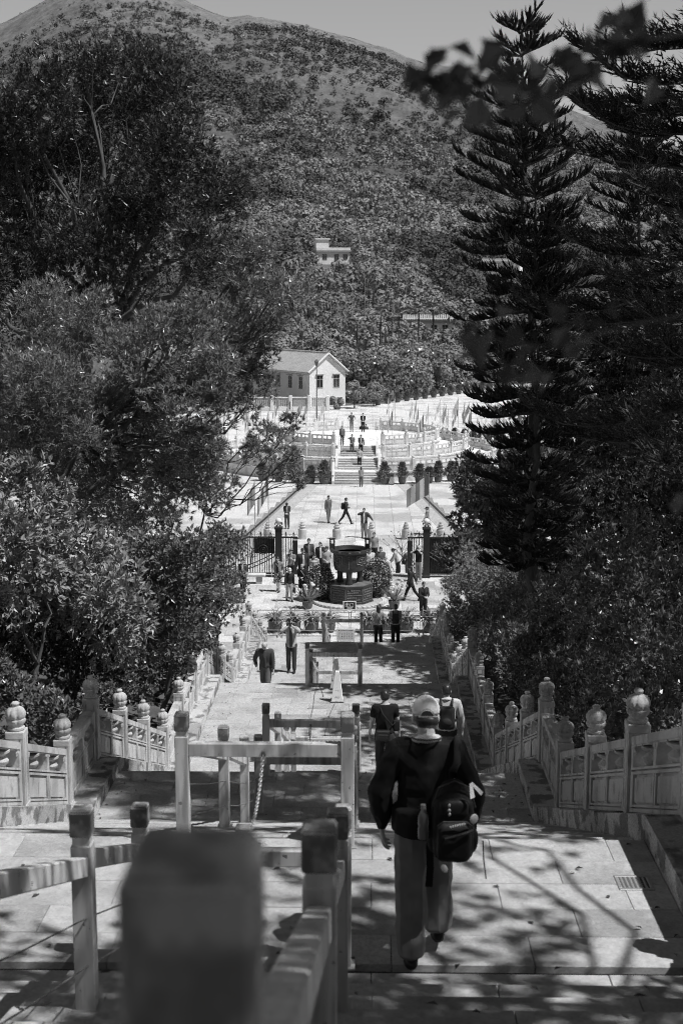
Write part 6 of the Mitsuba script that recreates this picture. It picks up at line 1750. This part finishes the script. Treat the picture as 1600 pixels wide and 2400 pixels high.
person('man in pale polo shirt with small dark backpack, hand in hand with a woman', 1.78, 50.9, COURT, -3, 1.68, .36, .03, arms=('slight', 'down'), legs=(-10, 14, 12, 8), sleeves=False, backpack=.035, seed=8, build=1.05)
# in the courtyard, left of the burner
person('woman with a patterned scarf and hand bag standing before the stone bench', -4.89, 60.3, COURT, 170, 1.62, .07, .03, hair='bob', arms=('belly', 'front'), jacket=.45, legs=(6, 2, -6, 4), bag=(-1, .3, .02), seed=9, shoes=.6)
person('woman in light denim jacket and dark floral skirt, bare legs, left of the burner', -3.35, 60.8, COURT, 168, 1.64, .25, .03, hair='long', arms=('back', 'fwd'), jacket=.02, skirt=.52, botmat='floral_cloth', legs=(12, 4, -14, 12), seed=10, bag=(-1, .3, .0))
person('small person in pale cap and dark leather jacket, walking with a case', -2.72, 58.8, COURT, 200, 1.52, .03, .32, hair='short', arms=('down', 'slight'), cap=.6, legs=(10, 4, -8, 8), lean=5, hold='case', seed=11, shoulder_strap=.5)
person('elderly man in black jacket with a checked bag, in front of the clipped bush', -2.18, 59.3, COURT, 178, 1.6, .022, .03, hair='bald', grey=True, arms=('front', 'belly'), legs=(4, 2, -4, 2), bag=(-1, .4, .04), seed=12, shoes=.6)
person('woman in sunglasses and printed top taking a picture with raised arms by the gate', -2.85, 62.6, COURT, 172, 1.64, .22, .02, hair='bob', arms=('phone', 'phone'), hold='phone', sleeves=False, seed=13)
person('big man in dark jacket with a pale diagonal stripe, looking to the left', -2.28, 62.1, COURT, 195, 1.78, .04, .03, arms=('down', 'down'), jacket=.45, build=1.22, head=(30, 0), seed=14)
person('tall man in dark patterned shirt behind the man with the striped jacket', -2.1, 64.6, COURT, 180, 1.80, .08, .03, arms=('down', 'down'), seed=15, jacket=.25)
person('person in pale checked shirt with folded hands beside the clipped bush', -1.72, 61.6, COURT, 178, 1.62, .4, .2, arms=('belly', 'belly'), topmat='checked_cloth', seed=16)
person('woman in dark jacket over white collar, left of the man in plain grey shirt', -1.55, 64.4, COURT, 190, 1.66, .04, .04, hair='bob', jacket=.6, seed=17, head=(-30, 0))
person('man in plain grey short-sleeved shirt looking aside behind the burner', -1.2, 63.0, COURT, 182, 1.72, .36, .04, arms=('slight', 'belly'), sleeves=False, head=(-38, 4), seed=18)
# right of the burner, round the gate
person('person with dark hair under the edge of a pale umbrella, behind the burner', .0, 68.9, PLAZA, 178, 1.6, .05, .04, hair='bob', seed=19)
person('person holding a pale umbrella behind the right handle of the burner', .34, 68.9, PLAZA, 176, 1.62, .1, .04, arms=('down', 'strap'), hold='umbrella', hair='bob', seed=20)
person('man in grey polo shirt with hand at his side, behind the person in white', 1.08, 71.2, PLAZA, 178, 1.76, .26, .03, arms=('down', 'slight'), sleeves=False, seed=21)
person('person in white shirt standing just right of the burner rim', .86, 66.5, PLAZA + .16, 180, 1.62, .66, .05, arms=('belly', 'belly'), sleeves=False, seed=22, head=(10, 4))
person('woman with long dark hair in printed top, right of the burner', 1.34, 63.4, COURT, 176, 1.62, .12, .03, hair='long', arms=('belly', 'down'), seed=23)
person('grey-haired person in white top half hidden by the clipped bush', 1.56, 61.4, COURT, 150, 1.58, .64, .03, grey=True, hair='bald', arms=('down', 'belly'), seed=24)
person('woman with ponytail in pale jacket bending towards a child', 2.2, 66.0, PLAZA + .3, 92, 1.62, .34, .02, hair='pony', arms=('fwd', 'fwd'), lean=16, head=(0, 22), jl=.14, legs=(4, 2, -4, 4), seed=25)
person('small child held by the woman with the ponytail', 1.82, 66.0, PLAZA + .3, 268, .95, .45, .2, arms=('fwd', 'down'), seed=26, cap=.3)
person('man with a dark bag strap on his back leaning at the right gate leaf', 2.74, 66.0, PLAZA + .16, 20, 1.76, .16, .12, arms=('fwd', 'belly'), seed=27, bag=(-1, .03, .05))
person('man in black short-sleeved shirt taking a picture beside the right gate post', 3.12, 63.2, COURT, 150, 1.74, .02, .28, hair='bald', grey=True, arms=('camera', 'camera'), hold='camera', sleeves=False, seed=28, shoes=.4)
person('woman in spotted dark dress and black leggings striding left with a hand bag', 2.62, 59.0, COURT, 75, 1.62, .03, .015, hair='long', arms=('slight', 'back'), legs=(24, 6, -22, 16), bag=(1, .03, .0), jl=.18, seed=29)
person('person in dark jacket standing at the crowd barrier under the right leaves', 3.02, 55.2, COURT, 200, 1.66, .04, .03, arms=('front', 'front'), hair='short', jacket=.02, seed=30)
# on the plaza
person('man in dark jacket looking down at his hands, left side of the plaza', -4.2, 82.7, PLAZA, 175, 1.66, .06, .08, arms=('belly', 'belly'), head=(0, 32), jacket=.3, cap=.03, seed=31)
person('man in grey jacket with white sleeve stripe strolling across the plaza', -1.72, 85.0, PLAZA, 210, 1.76, .14, .16, arms=('back', 'down'), legs=(-8, 4, 12, 4), seed=32, head=(10, 0))
person('man with dark jacket and backpack walking to the right across the plaza', -.62, 84.4, PLAZA, 262, 1.76, .04, .03, arms=('down', 'front'), legs=(26, 6, -24, 14), backpack=.03, seed=33, head=(25, 0))
person('stout man with a camera at his eye and a second one on his belly', .53, 79.6, PLAZA, 176, 1.78, .05, .30, arms=('out', 'camera'), hold='camera', jacket=.55, build=1.18, seed=34, jl=.1)
person('small woman seen from behind walking towards the altar stairs', .27, 101.6, PLAZA, 0, 1.52, .3, .12, hair='bob', arms=('belly', 'belly'), legs=(4, 4, -4, 4), seed=35)
person('woman in striped clothes walking behind the bare sapling by the right gate post', 4.3, 80.8, PLAZA, 95, 1.7, .25, .12, arms=('fwd', 'down'), legs=(16, 6, -14, 10), cap=.04, seed=36, botmat='checked_cloth')
person('person in pale jacket climbing the altar stairs', .12, 106.3, PLAZA + .8, 180, 1.68, .42, .04, arms=('slight', 'belly'), legs=(12, 8, -8, 8), seed=37)
person('person in patterned shirt on the altar stairs, arm raised to the face', -.49, 108.8, PLAZA + 1.55, 176, 1.72, .16, .1, arms=('belly', 'camera'), seed=38)
person('person in striped top standing higher on the altar stairs', .22, 108.7, PLAZA + 1.55, 180, 1.7, .1, .03, arms=('slight', 'belly'), seed=39, jacket=.5)
person('person in printed t-shirt standing on the altar with hands on hips', -.66, 121.4, PLAZA + 2.25, 180, 1.74, .10, .22, arms=('hip', 'hip'), sleeves=False, seed=40)
person('person with crossed arms and dark trousers on the altar top', .35, 121.2, PLAZA + 2.25, 182, 1.7, .03, .03, arms=('belly', 'belly'), jacket=.4, seed=41)
person('person at the left end of the upper altar stairs, half behind the parapet', -1.3, 109.9, PLAZA + 2.25, 170, 1.6, .2, .08, hair='long', seed=42)
person('figure in dark coat far back behind the altar, one of two', .22, 134.5, PLAZA, 0, 1.8, .03, .02, seed=43)
person('figure in dark trousers far back behind the altar beside the dark coat', .62, 135.2, PLAZA, 175, 1.7, .1, .02, seed=44)
